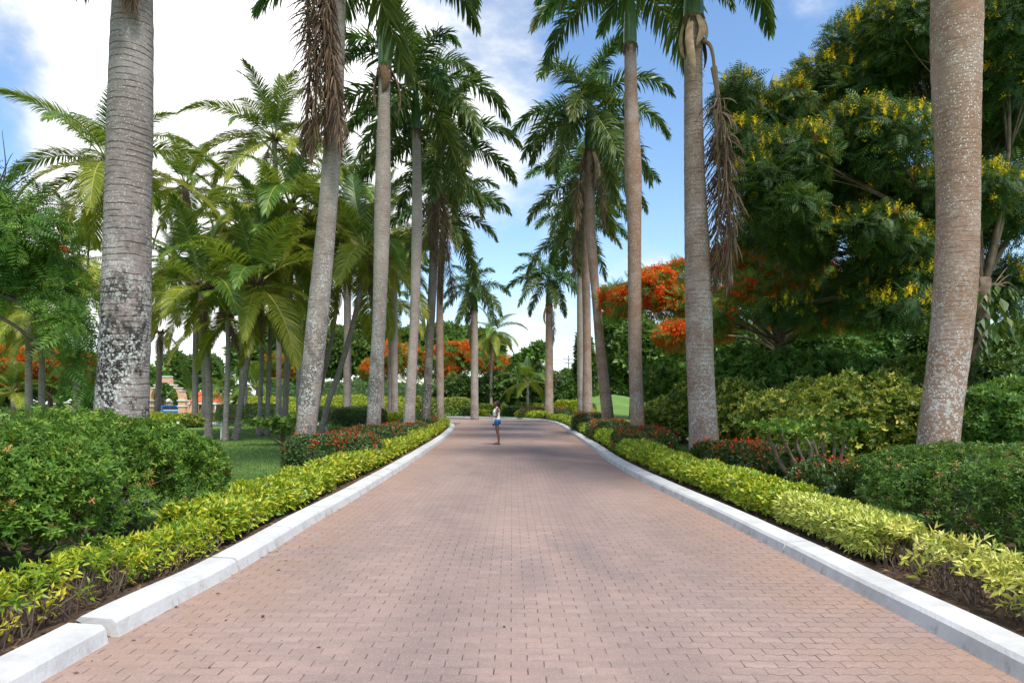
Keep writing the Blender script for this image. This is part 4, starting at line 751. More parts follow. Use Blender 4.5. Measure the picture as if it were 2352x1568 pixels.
# ------------------------------------------------------------------ broadleaf trees
def tree(name, label, base, Zq, fork, tr, lst, n, size, mat, seed, tmpl=FERN, fl=(), group=None, up=.6, shell=.5, twigs=8, cat='tree', extra=None, droop=.15):
    E = ells(lst); b0 = P(base[0], base[1], Zq); b0[2] = float(ground_z(b0[0], b0[1])) - .05; root = thing(name, b0, label, cat, group)
    fk = P(fork[0], fork[1], Zq) - b0; g = Geo(); r = random.Random(seed)
    g.tube(catmull([(0, 0, 0), fk * .5 + (r.uniform(-.2, .2) * tr * 6, r.uniform(-.2, .2), 0), fk], 16), np.linspace(tr * 1.25, tr * .8, 16), 12)
    for c, rd in E:
        e = c - b0; d = e - fk; L = np.linalg.norm(d); st = fk * r.uniform(.85, 1.0)
        mid = st + d * .45 + np.array([r.uniform(-.08, .08) * L, r.uniform(-.08, .08) * L, .10 * L]); path = catmull([st, mid, e], 14)
        g.tube(path, np.linspace(tr * .34, tr * .06, 14), 7)
        for k in range(twigs):
            u = unit(1)[0]; s0 = path[r.randint(6, 13)]; tip = e + u * rd * .95; m2 = s0 * .5 + tip * .5 + np.array([0, 0, .1 * rd[2]]) + rng.normal(size=3) * .12 * rd[2]; g.tube(catmull([s0, m2, tip], 8), np.linspace(tr * .08, .008, 8), 5)
    g.build('trunk', MAT['bark'], root, smooth=True)
    g = Geo(); blob(g, E, n, tmpl, size, 0, seed, up, shell, .3, o0=b0, lumpa=.24, droop=droop, freq=3.2); g.build('crown', MAT[mat], root)
    for fm, fn, ft, fs, tf in fl:
        g = Geo(); k = fn; wts = np.array([(q[0] * q[1]) for c, q in E]); nz_ = unit(k)
        ch = rng.choice(len(E), k, p=wts / wts.sum()); Cn = np.array([c for c, q in E])[ch]; Rd = np.array([q for c, q in E])[ch]
        if tf: nz_[:, 2] = np.where(rng.random(k) < tf, np.abs(nz_[:, 2]), nz_[:, 2])
        p = Cn + nz_ * Rd * (1.04 + .24 * lump(nz_ + Cn * .3, 3.2, seed) - .12 * rng.random(k))[:, None]; cl = lump(p, 1.6, seed + 9) > (-.35 if ft is SPIKE else -.12); p = p[cl]; k = len(p)
        g.scatter(ft, p - b0, (unit(k) * (1, 1, .2) if ft is SPIKE else unit(k)), np.array([0, 0, 1.]) + unit(k) * .25, fs * (.6 + .7 * rng.random(k))); g.build('blossom', MAT[fm], root)
    return root, E, b0
pel = [(1690, 235, 50, 60), (1735, 300, 75, 70), (1800, 250, 60, 55), (1830, 360, 90, 70), (1900, 200, 80, 80), (1960, 110, 70, 80), (2040, 60, 80, 80), (2000, 210, 90, 80), (1745, 420, 75, 55), (1930, 330, 90, 70), (2080, 180, 90, 90), (1860, 480, 85, 50), (1740, 530, 65, 40), (2040, 330, 90, 80), (2100, 60, 80, 90),
       (1960, 450, 90, 60), (2080, 450, 80, 70), (1850, 585, 70, 30), (2050, 580, 90, 60), (1800, 715, 60, 22), (1890, 690, 45, 30), (2010, 690, 70, 40), (2090, 650, 60, 50), (2210, 120, 90, 110), (2310, 60, 90, 110), (2320, 260, 90, 120), (2230, 350, 90, 100), (2320, 480, 80, 100), (2210, 560, 70, 80), (2320, 660, 70, 80), (2420, 300, 90, 200)]
pel += [(1800, 480, 80, 50), (1900, 420, 80, 60), (2000, 520, 80, 50), (1960, 300, 80, 60), (1850, 540, 80, 40), (2080, 540, 80, 50), (1700, 330, 50, 50), (1990, 640, 70, 45), (2060, 710, 70, 40), (1880, 300, 80, 60), (2230, 450, 80, 70), (2300, 180, 80, 70)]
rr = random.Random(5); pel = [(x, y, rx * .9, ry * .86, 19.5 + rr.uniform(-2.2, 2.6), rr.uniform(.8, 1.3)) for x, y, rx, ry in pel]
RT, E, b0 = tree('yellow_flame_tree', 'huge dark feathery tree with yellow blossom spikes filling the upper right', (2270, 1060), 18.5, (2255, 640), .27, pel, 44000, .36, 'pelto', 91, FERN, [('yellowfl', 3000, SPIKE, .3, .92), ('yellowfl', 3600, BLOOM, .105, .3), ('pod', 130, STARQ, .14, .3)], twigs=6, shell=.75)
g = Geo(); k = 420; hh = rng.random(k); ang = rng.random(k) * 6.28; pp = np.c_[np.cos(ang) * .5 * (1 + .3 * rng.random(k)), np.sin(ang) * .5, hh * 4.6 + .2]; g.scatter(LEAF, pp, np.c_[np.cos(ang) * .5, np.sin(ang) * .5, np.full(k, -.9)], np.c_[np.cos(ang), np.sin(ang), np.full(k, .5)], .2 + .25 * rng.random(k)); g.build('climbing_vine', MAT['pothos'], RT)
fl1 = [(1420, 690, 42, 35), (1500, 660, 50, 40), (1560, 640, 50, 35), (1545, 700, 60, 35), (1600, 690, 50, 40), (1690, 610, 60, 40), (1780, 600, 70, 40), (1850, 640, 70, 45), (1700, 690, 70, 45), (1800, 700, 70, 50), (1900, 700, 60, 40), (1960, 720, 60, 40), (1560, 770, 50, 30), (1640, 750, 50, 35)]
fl1 = [(x, y, rx, ry, 32 + rr.uniform(-3, 3), rr.uniform(1.2, 1.8)) for x, y, rx, ry in fl1]
OB = 'orange flame trees'
tree('flame_tree', 'orange-blossomed flame tree behind the right row of palms', (1735, 1000), 32, (1790, 770), .22, fl1, 7000, .42, 'delonix', 92, FERN, [('orange', 12000, BLOOM, .28, .6)], OB)
fl2 = [(1690, 590, 55, 32), (1770, 560, 50, 30), (1790, 640, 60, 34), (1860, 640, 50, 34), (1700, 670, 55, 34), (1950, 690, 55, 40), (1990, 730, 45, 28), (1640, 745, 40, 26), (1880, 740, 50, 26)]
tree('flame_tree', 'orange flame tree with a slanting trunk under the dark feathery canopy', (1735, 960), 25.5, (1795, 765), .2, [(x, y, rx, ry, 24.5 + rr.uniform(-1.2, 1.2), 1.0) for x, y, rx, ry in fl2], 3200, .36, 'delonix', 191, FERN, [('orange', 2600, BLOOM, .2, .45)], OB)
for q, (lst, bx, by, Zq, nf, lab) in enumerate([([(900, 820, 40, 35), (950, 830, 45, 38), (1000, 835, 35, 40), (870, 850, 40, 25)], 940, 950, 88, 1100, 'orange flame tree seen between the left palms and the bend'),
        ([(1050, 815, 45, 35), (1095, 830, 40, 35), (1150, 840, 40, 25), (1030, 850, 30, 30)], 1080, 950, 90, 1100, 'orange flame tree behind the far grey palm'), ([(20, 840, 50, 40), (90, 835, 50, 40), (160, 840, 55, 35), (210, 845, 40, 30)], 110, 960, 56, 1300, 'orange flame tree behind the left hedge at the left edge'),
        ([(640, 850, 40, 35), (690, 845, 35, 40)], 660, 950, 86, 420, 'orange flame tree deep behind the coconut grove'), ([(1200, 850, 35, 20), (1235, 862, 25, 18)], 1215, 940, 92, 160, 'small orange-flecked tree behind the low feathery palm')]):
    tree('flame_tree', lab, (bx, by), Zq, (bx + 4, by - 60), .2, [(x, y, rx, ry, Zq + rr.uniform(-2, 2), 1.6) for x, y, rx, ry in lst], 2600, .75, 'delonix', 93 + q, FERN, [('orange', int(nf * 2.6), BLOOM, .46, .5)], OB)
# feathery branch reaching in at the left edge
fe = [(-60, 500, 120, 90), (40, 520, 80, 60), (110, 600, 80, 60), (20, 620, 80, 60), (140, 690, 55, 60), (-80, 620, 120, 100), (-130, 400, 120, 80), (170, 760, 35, 50), (185, 860, 18, 50), (70, 460, 40, 25)]
fe = [(x, y, rx, ry, 12.3 + rr.uniform(-.8, .8), rr.uniform(.4, .7)) for x, y, rx, ry in fe]
RT, E, b0 = tree('flame_tree', 'feathery green flame tree with few red flowers reaching in from the left edge', (-190, 1100), 12.6, (-150, 640), .16, fe, 2500, .34, 'delonix', 101, FERN, [], OB, twigs=5, droop=.35)
g = Geo(); gf = Geo()
for tip, mid in [((5, 300), (12, 400)), ((90, 385), (40, 420)), ((30, 352), (18, 372)), ((275, 490), (140, 470)), ((210, 420), (110, 450)), ((150, 560), (95, 560))]:
    a = P(-20, 470, 12.4) - b0; g.tube(catmull([a, P(mid[0], mid[1], 12.4) - b0, P(tip[0], tip[1], 12.3) - b0], 12), np.linspace(.018, .004, 12), 5)
for x, y in [(50, 485), (88, 505), (92, 520), (66, 480), (152, 572)]: gf.scatter(BLOOM, (P(x, y, 12.0) - b0)[None] + rng.normal(size=(3, 3)) * .04, unit(3), unit(3), .09)
g.build('twig', MAT['twig'], RT); gf.build('blossom', MAT['red'], RT)
# background broadleaf trees
fw = []
for i in range(46):
    X_ = -120 + i * 5.3; fw.append((np.array([X_, 150 + 14 * math.sin(i * 1.7), 1.6]), np.array([4.6, 4.5, 4.2 + 1.3 * math.sin(i * 2.3)])))
g = Geo(); blob(g, fw, 15000, STARQ, 1.0, 0, 77, .5, .3, zmin=-.6); tag(g.build('far_wood', MAT['bgtree']), 'continuous far green wood along the horizon behind the gardens', 'wood', kind='stuff')
BG = 'broadleaf trees in the background'
for q, (lst, bx, Zq, n, sz, mat, lab) in enumerate([
        ([(1430, 760, 50, 60), (1470, 800, 50, 60), (1420, 850, 40, 40), (1500, 830, 50, 60)], 1450, 62, 5000, .55, 'bgtree', 'light green tree behind the leaning and smooth palms'),
        ([(1345, 850, 22, 60), (1340, 800, 14, 40)], 1345, 75, 1600, .5, 'shrub_dk', 'dark narrow tree left of the upright brown palm'),
        ([(2020, 780, 70, 70), (2080, 750, 60, 80), (1970, 810, 60, 50)], 2030, 48, 5200, .45, 'bgtree', 'light green tree under the dark canopy left of the thick palm'),
        ([(2150, 800, 60, 60), (2250, 820, 80, 60), (2340, 800, 70, 60)], 2240, 40, 4500, .4, 'shrub_dk', 'dark green tree behind the thick brown palm'),
        ([(20, 730, 60, 70), (70, 780, 60, 60), (-40, 780, 60, 70)], 30, 70, 4500, .6, 'bgtree', 'pale green tree at the far left edge behind the palms'),
        ([(430, 860, 40, 30), (400, 850, 30, 35), (470, 850, 35, 35)], 420, 125, 3200, .9, 'bgtree', 'yellow-green tree behind the gate arch'),
        ([(630, 790, 50, 60), (690, 780, 40, 60), (580, 820, 50, 45)], 630, 100, 4500, .9, 'bgtree', 'bright green tree behind the coconut grove'),
        ([(780, 810, 60, 50), (850, 800, 50, 60)], 810, 100, 4500, .9, 'bgtree', 'green tree behind the curved coconut palm'),
        ([(960, 790, 50, 35), (1020, 790, 40, 40)], 990, 105, 3500, .9, 'bgtree', 'green tree rising above the orange blossom left of the road'),
        ([(1120, 805, 35, 40), (1080, 790, 30, 35)], 1100, 110, 2600, .9, 'bgtree', 'green tree behind the far grey palm'),
        ([(250, 870, 60, 40), (330, 880, 50, 35), (180, 880, 60, 40)], 250, 110, 4200, .9, 'shrub', 'dark green tree behind the ringed grey trunk, left of the arch'),
        ([(1600, 780, 70, 60), (1680, 800, 70, 50)], 1640, 55, 4500, .5, 'shrub', 'green tree behind the flame tree on the right'),
        ([(1840, 790, 80, 50), (1760, 800, 60, 40)], 1800, 52, 4500, .5, 'shrub_dk', 'green tree behind the shrub bank on the right'),
        ([(1390, 890, 25, 25), (1430, 900, 30, 22)], 1410, 96, 1800, .7, 'shrub', 'low dark tree behind the grass mound'), ([(90, 870, 50, 30), (10, 890, 60, 30)], 50, 80, 2600, .7, 'shrub_dk', 'dark low tree behind the far left coconut palms'),
        ([(-300, 780, 150, 120), (-480, 760, 150, 140)], -380, 60, 4000, .8, 'bgtree', 'tree beyond the left edge of the lawn')]):
    tree('broadleaf_tree', lab, (bx, 922 + 2587 / Zq), Zq, (bx, 905 if Zq > 60 else 880), .2, [(x, y, rx, ry, Zq + rr.uniform(-2, 2), rx * Zq / F * .8) for x, y, rx, ry in lst], n, sz, mat, 120 + q, STARQ, [], BG, twigs=5, shell=.4)
b0 = P(1225, 945, 90); b0[2] = 0
tree('tulip_tree', 'thin-crowned tree with sparse pink flowers above the low feathery palm', (1225, 950), 90, (1222, 870), .15, [(1190, 830, 14, 12, 90, .8), (1215, 815, 16, 14, 90, .8), (1238, 800, 16, 12, 90, .8), (1248, 820, 12, 14, 90, .8), (1205, 845, 14, 10, 90, .8)], 420, .55, 'shrub', 150, STARQ, [('orange', 22, BLOOM, .3, .6)], None, twigs=10)

# ------------------------------------------------------------------ gate arch, gatehouse, car, pillars
YA = 95.0; zA = -.65; s_ = YA / F
def ax(x): return (x - CX) * s_
ac = ax(381); ro = (ax(428.5) - ax(366 + 15)); root = thing('gate_arch', (ac, YA, zA), 'pink entrance arch with white stepped coping beyond the lawn', 'archway')
ri = 2.0; pw = .98; hs_ = 2.42; rx = ax(413) - ac; g = Geo()
for sd in (-1, 1): g.box((sd * (rx + pw / 2), 0, hs_ / 2 - .3), (pw / 2, .5, hs_ / 2 + .3))
poly = []
an = np.linspace(0, PI, 25); inner = [(rx * math.cos(a), hs_ + 2.55 * math.sin(a)) for a in an]
outer = [(-(rx + .85), hs_), (-(rx + .82), hs_ + .55), (-(rx + .55), hs_ + 1.35), (-(rx + .15), hs_ + 1.35), (-(rx + .15), hs_ + 1.75), (-(rx - .55), hs_ + 1.75), (-(rx - .55), hs_ + 2.15), (-(rx - 1.1), hs_ + 2.15), (-(rx - 1.1), hs_ + 2.9), (-.65, hs_ + 3.3), (.65, hs_ + 3.3)]
right = [(-a, z) for a, z in outer[:-1]][::-1]
ring = inner + outer + right[0:]
g.prism(ring, 'y', -.42, .42); g.build('arch_wall', MAT['pink'], root)
g = Geo()
for sd in (-1, 1):
    g.box((sd * (rx + pw / 2), 0, hs_ + .05), (pw / 2 + .12, .62, .08)); g.box((sd * (rx + pw / 2), 0, hs_ - .75), (pw / 2 + .1, .6, .06))
    for a0, a1, z in ((rx - .55 + .7, rx + .25 + .35, 1.4), (rx - .6, rx + .2, 1.8), (rx - 1.15, rx - .5, 2.2)): g.box((sd * (a0 + a1) / 2, 0, hs_ + z), ((a1 - a0) / 2 + .06, .5, .06))
g.box((0, 0, hs_ + 3.36), (.78, .5, .07)); g.build('coping', MAT['white'], root)
root = thing('gate_wall', (ax(441), YA + .3, zA), 'low pink wall with white coping right of the arch', 'wall'); g = Geo(); g.box((0, 0, .85), (.75, .2, 1.1)); g.build('wall', MAT['pink'], root); g = Geo(); g.box((0, 0, 2.0), (.78, .27, .06)); g.build('coping', MAT['white'], root)
b0 = P(357, 948, 112); root = thing('side_wall', (b0[0], 112, -.65), 'brownish pink side wall with an arched niche beyond the arch', 'wall'); g = Geo(); g.prism([(-1.6, -.3), (1.6, -.3), (1.6, 2.5), (.2, 3.4), (-1.6, 3.4)], 'y', -.3, .3); g.build('wall', MAT['pinkdk'], root); g = Geo(); an = np.linspace(0, PI, 12); g.prism([(.45, .6)] + [(.45 * math.cos(a), 1.6 + .45 * math.sin(a)) for a in an] + [(-.45, .6)], 'y', -.33, -.303); g.build('niche', MAT['pink'], root)
def pillar(x, y0, Zq, lab):
    b0 = P(x, 950, Zq); b0[2] = float(ground_z(b0[0], b0[1])); h = P(x, y0, Zq)[2] - b0[2]; root = thing('gate_pillar', b0, lab, 'pillar', 'white-capped gate pillars'); g = Geo(); g.box((0, 0, h * .4), (.5, .5, h * .4 + .2)); g.build('shaft', MAT['pink'], root)
    g = Geo(); g.box((0, 0, h * .8 + .06), (.62, .62, .09)); g.tube([(0, 0, h * .8 + .14), (0, 0, h * .8 + .3), (0, 0, h * .92), (0, 0, h)], [.5, .5, .38, .1], 16); g.build('cap', MAT['white'], root)
pillar(387, 915, 116, 'white-capped pink pillar just behind the blue car'); pillar(162, 916, 100, 'white-capped pillar behind the left hedge'); pillar(112, 920, 100, 'white-capped pillar behind the far left coconut palm')
# gatehouse
Zg = 101.0; gx_ = P(477, 0, Zg)[0]; root = thing('gatehouse', (gx_, Zg, -.65), 'small gatehouse with steep orange roof and white eaves', 'hut'); MAT['roof'] = plain('orange_roof', (.75, .12, .03), .6, .3, .12, 4); MAT['blue'] = plain('blue_door', (.02, .14, .42), .5); MAT['darkw'] = plain('dark_opening', (.03, .025, .03), .4)
g = Geo(); g.box((.1, 0, 1.0), (1.55, 1.3, 1.25)); g.build('wall', MAT['pink'], root)
g = Geo()
hw, hd, ez = 2.0, 1.75, 2.25
v = [(-hw, -hd, ez), (hw, -hd, ez), (hw, hd, ez), (-hw, hd, ez), (-1.25, 0, ez + 1.5), (1.35, 0, ez + 1.5), (-hw, -hd, ez - .08), (hw, -hd, ez - .08), (hw, hd, ez - .08), (-hw, hd, ez - .08)]
g.add(v, [[0, 1, 5, 4], [2, 3, 4, 5], [6, 9, 8, 7]]); g.add(v, [[1, 2, 5], [3, 0, 4]]); rf = g.build('roof', MAT['roof'], root)
g = Geo(); g.prism([(-1.0, ez + .35), (-.75, ez + .95), (-1.25 + .0, ez + 1.55)][:0] or [(-.55, ez + .2), (.55, ez + .2), (0, ez + 1.55)], 'x', -1.9, -1.55); g.build('gable', MAT['darkw'], rf)
g = Geo(); g.tube([(-1.72, -.6, ez + .15), (-1.72, 0, ez + 1.62)], .06, 6); g.tube([(-1.72, .6, ez + .15), (-1.72, 0, ez + 1.62)], .06, 6); g.tube([(-1.72, 0, ez + 1.5), (-1.72, 0, ez + 2.4)], [.09, .01], 6); g.build('finial', MAT['white'], rf)
g = Geo()
for a, b_, c1, d1 in ((0, -hd, hw, .05), (0, hd, hw, .05), (-hw, 0, .05, hd), (hw, 0, .05, hd)): g.box((a, b_, ez - .2), (c1 + .03, d1 + .03, .14))
for px_ in (-1.85, 1.85): g.box((px_, -hd + .1, .85), (.07, .07, 1.3))
g.build('eaves', MAT['white'], root)
g = Geo(); g.box((-1.15, -1.32, .8), (.3, .04, 1.0)); g.build('door', MAT['blue'], root); g = Geo(); g.box((.1, -1.32, 1.1), (.4, .04, .6)); g.box((-.5, -1.32, 1.0), (.2, .04, .9)); g.build('window', MAT['darkw'], root)
# car seen from the side
Zc = 105.0; xr = P(370, 0, Zc)[0]; root = thing('parked_car', (xr, Zc, -.65), 'blue sport utility car with a white stripe behind the arch', 'car'); MAT['carblue'] = plain('car_blue', (.015, .16, .55), .25, .5, .03); MAT['glass'] = plain('car_glass', (.02, .03, .04), .08, .6, .02); MAT['tyre'] = plain('tyre', (.02, .02, .02), .8); MAT['rim'] = plain('rim', (.5, .5, .52), .3, .5, .05, 6, 0, .7); MAT['tail'] = plain('tail_light', (.5, .02, .03), .3)
body = [(0, .35), (.02, .95), (.12, 1.1), (.4, 1.68), (.7, 1.76), (2.6, 1.76), (2.95, 1.66), (3.55, 1.15), (4.5, 1.02), (4.65, .75), (4.62, .35)]
g = Geo(); g.prism([(a, z) for a, z in body], 'y', -.85, .85); g.build('body', MAT['carblue'], root)
g = Geo(); g.prism([(.55, 1.15), (.72, 1.6), (1.75, 1.64), (1.75, 1.15)], 'y', -.87, .87); g.prism([(1.82, 1.15), (1.82, 1.64), (2.6, 1.64), (3.3, 1.15)], 'y', -.87, .87); g.build('window', MAT['glass'], root)
g = Geo(); g.box((2.3, 0, .98), (1.5, .872, .05)); g.build('stripe', MAT['white'], root); g = Geo(); g.box((2.3, 0, .4), (2.36, .83, .12)); g.build('sill', MAT['tyre'], root)
g = Geo(); g.box((-.05, 0, .55), (.09, .8, .18)); g.build('bumper', MAT['tyre'], root)
for yy_ in (-.75, .75): g = Geo(); g.box((.06, yy_, 1.18), (.1, .12, .28)); g.build('tail_light', MAT['tail'], root)
for a in (.95, 3.75):
    for yy_ in (-.82, .82):
        g = Geo(); g.tube([(a, yy_ - .1, .35), (a, yy_ - .09, .35), (a, yy_ + .09, .35), (a, yy_ + .1, .35)], [.3, .35, .35, .3], 20); w_ = g.build('wheel', MAT['tyre'], root); g = Geo(); g.tube([(a, yy_ - .12, .35), (a, yy_ + .12, .35)], .2, 16); g.build('rim', MAT['rim'], w_)
# white-painted stones edging the golden hedge at the back of the lawn
for q, x in enumerate([414, 436, 460, 482, 503, 515, 548, 565, 640, 655, 722]):
    p = P(x, 975, 47.5); g = Geo(); th = np.linspace(0, PI, 7); ph = np.linspace(0, 2 * PI, 11); T_, Ph = np.meshgrid(th, ph, indexing='ij'); u = np.stack([np.sin(T_) * np.cos(Ph) * (.32 + .05 * (q % 3)), np.sin(T_) * np.sin(Ph) * .2, np.cos(T_) * .2], -1).reshape(-1, 3); u *= (1 + .15 * lump(u, 9, q))[:, None]
    ii = np.arange(6)[:, None] * 11 + np.arange(10)[None]; g.add(u, np.stack([ii, ii + 11, ii + 12, ii + 1], -1).reshape(-1, 4))
    tag(g.build('edging_stone', MAT['white'], None, (p[0], p[1], .1), True), 'white-painted stone edging the far hedge at the back of the lawn', 'stone', 'white edging stones')
# garden standpipe by the stout coconut palm
b0 = P(508, 1000, 29.6); b0[2] = 0; root = thing('standpipe', b0, 'white garden standpipe with a tap beside the stout coconut palm', 'tap'); g = Geo(); g.tube([(0, 0, -.05), (0, 0, .62)], .035, 10); g.build('pipe', MAT['white'], root); g = Geo(); g.tube([(0, 0, .6), (.02, -.1, .6), (.02, -.15, .54)], .025, 8); g.tube([(-.06, 0, .66), (.06, 0, .66)], .018, 6); g.build('tap', MAT['rim'], root)
# utility pole, lamp, sign
MAT['pole'] = plain('grey_pole', (.3, .3, .31), .7)
b0 = P(1306, 940, 130); b0[2] = 0; root = thing('utility_pole', b0, 'grey utility pole with cross-arms above the far shrubs', 'pole'); g = Geo(); g.tube([(0, 0, -.2), (0, 0, 10.4)], [.17, .11], 10); g.build('post', MAT['pole'], root)
for z, w_ in ((9.7, 1.0), (9.0, .7)): g = Geo(); g.box((0, -.14, z), (w_, .06, .07)); ca = g.build('cross_arm', MAT['pole'], root); g = Geo(); [g.tube([(sx * w_ * .85, -.14, z + .08), (sx * w_ * .85, -.14, z + .26)], .05, 8) for sx in (-1, 0, 1)]; g.build('insulator', MAT['white'], ca)
g = Geo(); g.tube([(.2, 0, 8.2), (.8, -.2, 8.5), (1.1, -.3, 8.5)], .05, 6); g.box((1.3, -.35, 8.5), (.3, .12, .07)); g.build('lamp_arm', MAT['pole'], root)
for dz in (9.78, 9.1):
    g = Geo(); q = [np.array([t * -30, t * 6, dz - 1.2 * 4 * t * (1 - t) * .5]) for t in np.linspace(0, 1, 16)]; g.tube(q, .018, 4); g.build('wire', MAT['tyre'], root)
b0 = P(1284, 940, 118); b0[2] = 0; root = thing('street_lamp', b0, 'slim white street lamp with flat head left of the utility pole', 'street lamp'); g = Geo(); g.tube([(0, 0, -.2), (0, 0, 6.8), (.2, 0, 7.0), (.8, 0, 7.1)], [.07, .05, .045, .04], 8); g.build('post', MAT['white'], root); g = Geo(); g.box((1.2, 0, 7.08), (.45, .16, .06)); g.build('lamp_head', MAT['pole'], root)
b0 = P(1398, 930, 80); b0[2] = float(ground_z(b0[0], b0[1])); zt = P(1398, 866, 80)[2] - b0[2]; root = thing('road_sign', b0, 'small turquoise sign on a post behind the leaning palm', 'sign'); g = Geo(); g.tube([(0, 0, -.2), (0, 0, zt)], .05, 8); g.build('post', MAT['pole'], root); g = Geo(); g.box((.12, -.08, zt - .2), (.32, .02, .2)); g.build('panel', plain('turquoise_sign', (.02, .4, .33), .4), root)

# ------------------------------------------------------------------ people
def fuse(name, prims, mat, parent, voxel, loc=None, smooth=3):
    g = Geo()
    for pr in prims:
        pts = np.array([p[:3] for p in pr], float); rad = np.array([p[3] for p in pr]); el = pr[0][4] if len(pr[0]) > 4 else 1.0
        if len(pts) == 1: pts = np.stack([pts[0] + (0, 0, t) for t in np.linspace(-1, 1, 9) * rad[0]]); rr_ = rad[0] * np.sqrt(np.clip(1 - np.linspace(-1, 1, 9) ** 2, .02, 1)); g.tube(pts, rr_, 16, ell=el); continue
        q = catmull(pts, 24) if len(pts) > 2 else np.linspace(pts[0], pts[1], 10); r_ = np.interp(np.linspace(0, 1, len(q)), np.concatenate([[0], np.cumsum(np.linalg.norm(np.diff(pts, axis=0), axis=1))]) / np.linalg.norm(np.diff(pts, axis=0), axis=1).sum(), rad)
        t0, t1 = nrm(q[0] - q[1]), nrm(q[-1] - q[-2]); q = np.concatenate([[q[0] + t0 * r_[0] * .75], [q[0] + t0 * r_[0] * .4], q, [q[-1] + t1 * r_[-1] * .4], [q[-1] + t1 * r_[-1] * .75]]); r_ = np.concatenate([[r_[0] * .4, r_[0] * .85], r_, [r_[-1] * .85, r_[-1] * .4]])
        g.tube(q, r_, 14, ell=el)
    o = g.build(name + '_tmp', mat); md = o.modifiers.new('r', 'REMESH'); md.mode = 'VOXEL'; md.voxel_size = voxel; md.use_smooth_shade = True
    ms = o.modifiers.new('s', 'SMOOTH'); ms.iterations = smooth; ms.factor = .5
    me = bpy.data.meshes.new_from_object(o.evaluated_get(bpy.context.evaluated_depsgraph_get())); bpy.data.objects.remove(o); me.name = name
    return link(name, me, parent, loc)
SK = plain('brown_skin', (.17, .075, .042), .5, .35, .06); HAIR = plain('black_hair', (.012, .01, .009), .45, .4, .3, 40, .4); TOP = plain('white_cotton', (.78, .78, .8), .85, .15, .03); SHORT = plain('blue_shorts', (.012, .1, .27), .8, .2, .1); SOLE = plain('dark_sandal', (.03, .028, .035), .7)
pz = P(1142, 1021, 26.3); root = thing('person', (pz[0] + .02, 26.3, .004), 'person in white tank top and blue shorts standing on the road facing left', 'person')
def V(a, s, z, r, e=1.0): return (-a, -s, z, r, e)      # forward, towards the camera, up
def arm(sh, el, wr): return [V(*sh, .045), V(*[(u * .5 + w * .5) for u, w in zip(sh, el)], .04), V(*el, .034), V(*[(u * .6 + w * .4) for u, w in zip(el, wr)], .032), V(*wr, .022)]
def hand(wr, d, side, curl):
    w = np.array(wr); d = nrm(np.array(d, float)); sd = nrm(np.array(side, float)); nn = np.cross(d, sd); out = [[V(*w, .022), V(*(w + d * .045), .027), V(*(w + d * .085), .024)]]
    for k, l in zip((-.027, -.009, .009, .026), (.058, .072, .078, .068)):
        b_ = w + d * .085 + sd * k; m_ = b_ + d * l * .55 + nn * curl * l * .25; t_ = m_ + nrm(d * .6 + nn * curl) * l * .5; out.append([V(*b_, .009), V(*m_, .0085), V(*t_, .007)])
    b_ = w + d * .03 + sd * .026; out.append([V(*b_, .011), V(*(b_ + sd * .022 + d * .03), .010), V(*(b_ + sd * .018 + d * .06 + nn * curl * .02), .008)]); return out
bodyp = [[V(.035, 0, .86, .1, 1.25), V(.04, 0, .98, .09, 1.25), V(.045, 0, 1.12, .085, 1.2), V(.045, 0, 1.25, .098, 1.25), V(.02, 0, 1.36, .085, 1.5), V(.015, 0, 1.41, .055, 1.3)],
         [V(.02, 0, 1.38, .05), V(.04, 0, 1.45, .046), V(.055, 0, 1.50, .05)], [V(.07, 0, 1.535, .07), V(.06, 0, 1.58, .082), V(.05, 0, 1.60, .078)], [V(.10, 0, 1.49, .032), V(.11, 0, 1.52, .045)], [V(.148, 0, 1.565, .011), V(.165, 0, 1.545, .014)], [V(.142, .0, 1.508, .016)], [V(.05, .085, 1.545, .018), V(.048, .088, 1.575, .02)], [V(.05, -.085, 1.545, .018), V(.048, -.088, 1.575, .02)],
         [V(.0, .15, 1.375, .05), V(.0, 0, 1.38, .06), V(.0, -.15, 1.375, .05)]]
for sd in (1, -1):
    bodyp += [[V(.035, sd * .085, .86, .092), V(.03, sd * .085, .74, .082), V(.01, sd * .08, .5, .056), V(0, sd * .078, .45, .052), V(-.03, sd * .078, .34, .052), V(-.035, sd * .076, .2, .04), V(-.035, sd * .076, .09, .033)], [V(-.06, sd * .076, .05, .034), V(-.02, sd * .076, .055, .036), V(.06, sd * .078, .045, .032), V(.14, sd * .08, .03, .022)], [V(-.025, sd * .085, .87, .08), V(-.02, sd * .07, .9, .075)]]
    for k in range(5): bodyp.append([V(.14, sd * (.05 + .015 * k), .03, .012), V(.175 - .006 * k, sd * (.05 + .0155 * k), .027, .009)])
bodyp += [arm((.0, .185, 1.37), (.03, .205, 1.08), (.22, .13, 1.09))] + hand((.225, .128, 1.09), (1, -.25, .06), (0, .3, 1), .9)
bodyp += [arm((.0, -.185, 1.37), (.05, -.2, 1.1), (.15, -.17, .86))] + hand((.152, -.17, .855), (.15, .05, -1), (1, 0, .2), .6)
fuse('body', bodyp, SK, root, .0062)
ht = [[V(.025, 0, 1.6, .088), V(.035, 0, 1.635, .075)], [V(-.02, 0, 1.56, .07), V(-.035, 0, 1.5, .05), V(-.04, 0, 1.45, .03)], [V(-.07, 0, 1.56, .04), V(-.085, 0, 1.49, .03), V(-.07, 0, 1.42, .015)]]
fuse('hair', ht, HAIR, root, .008)
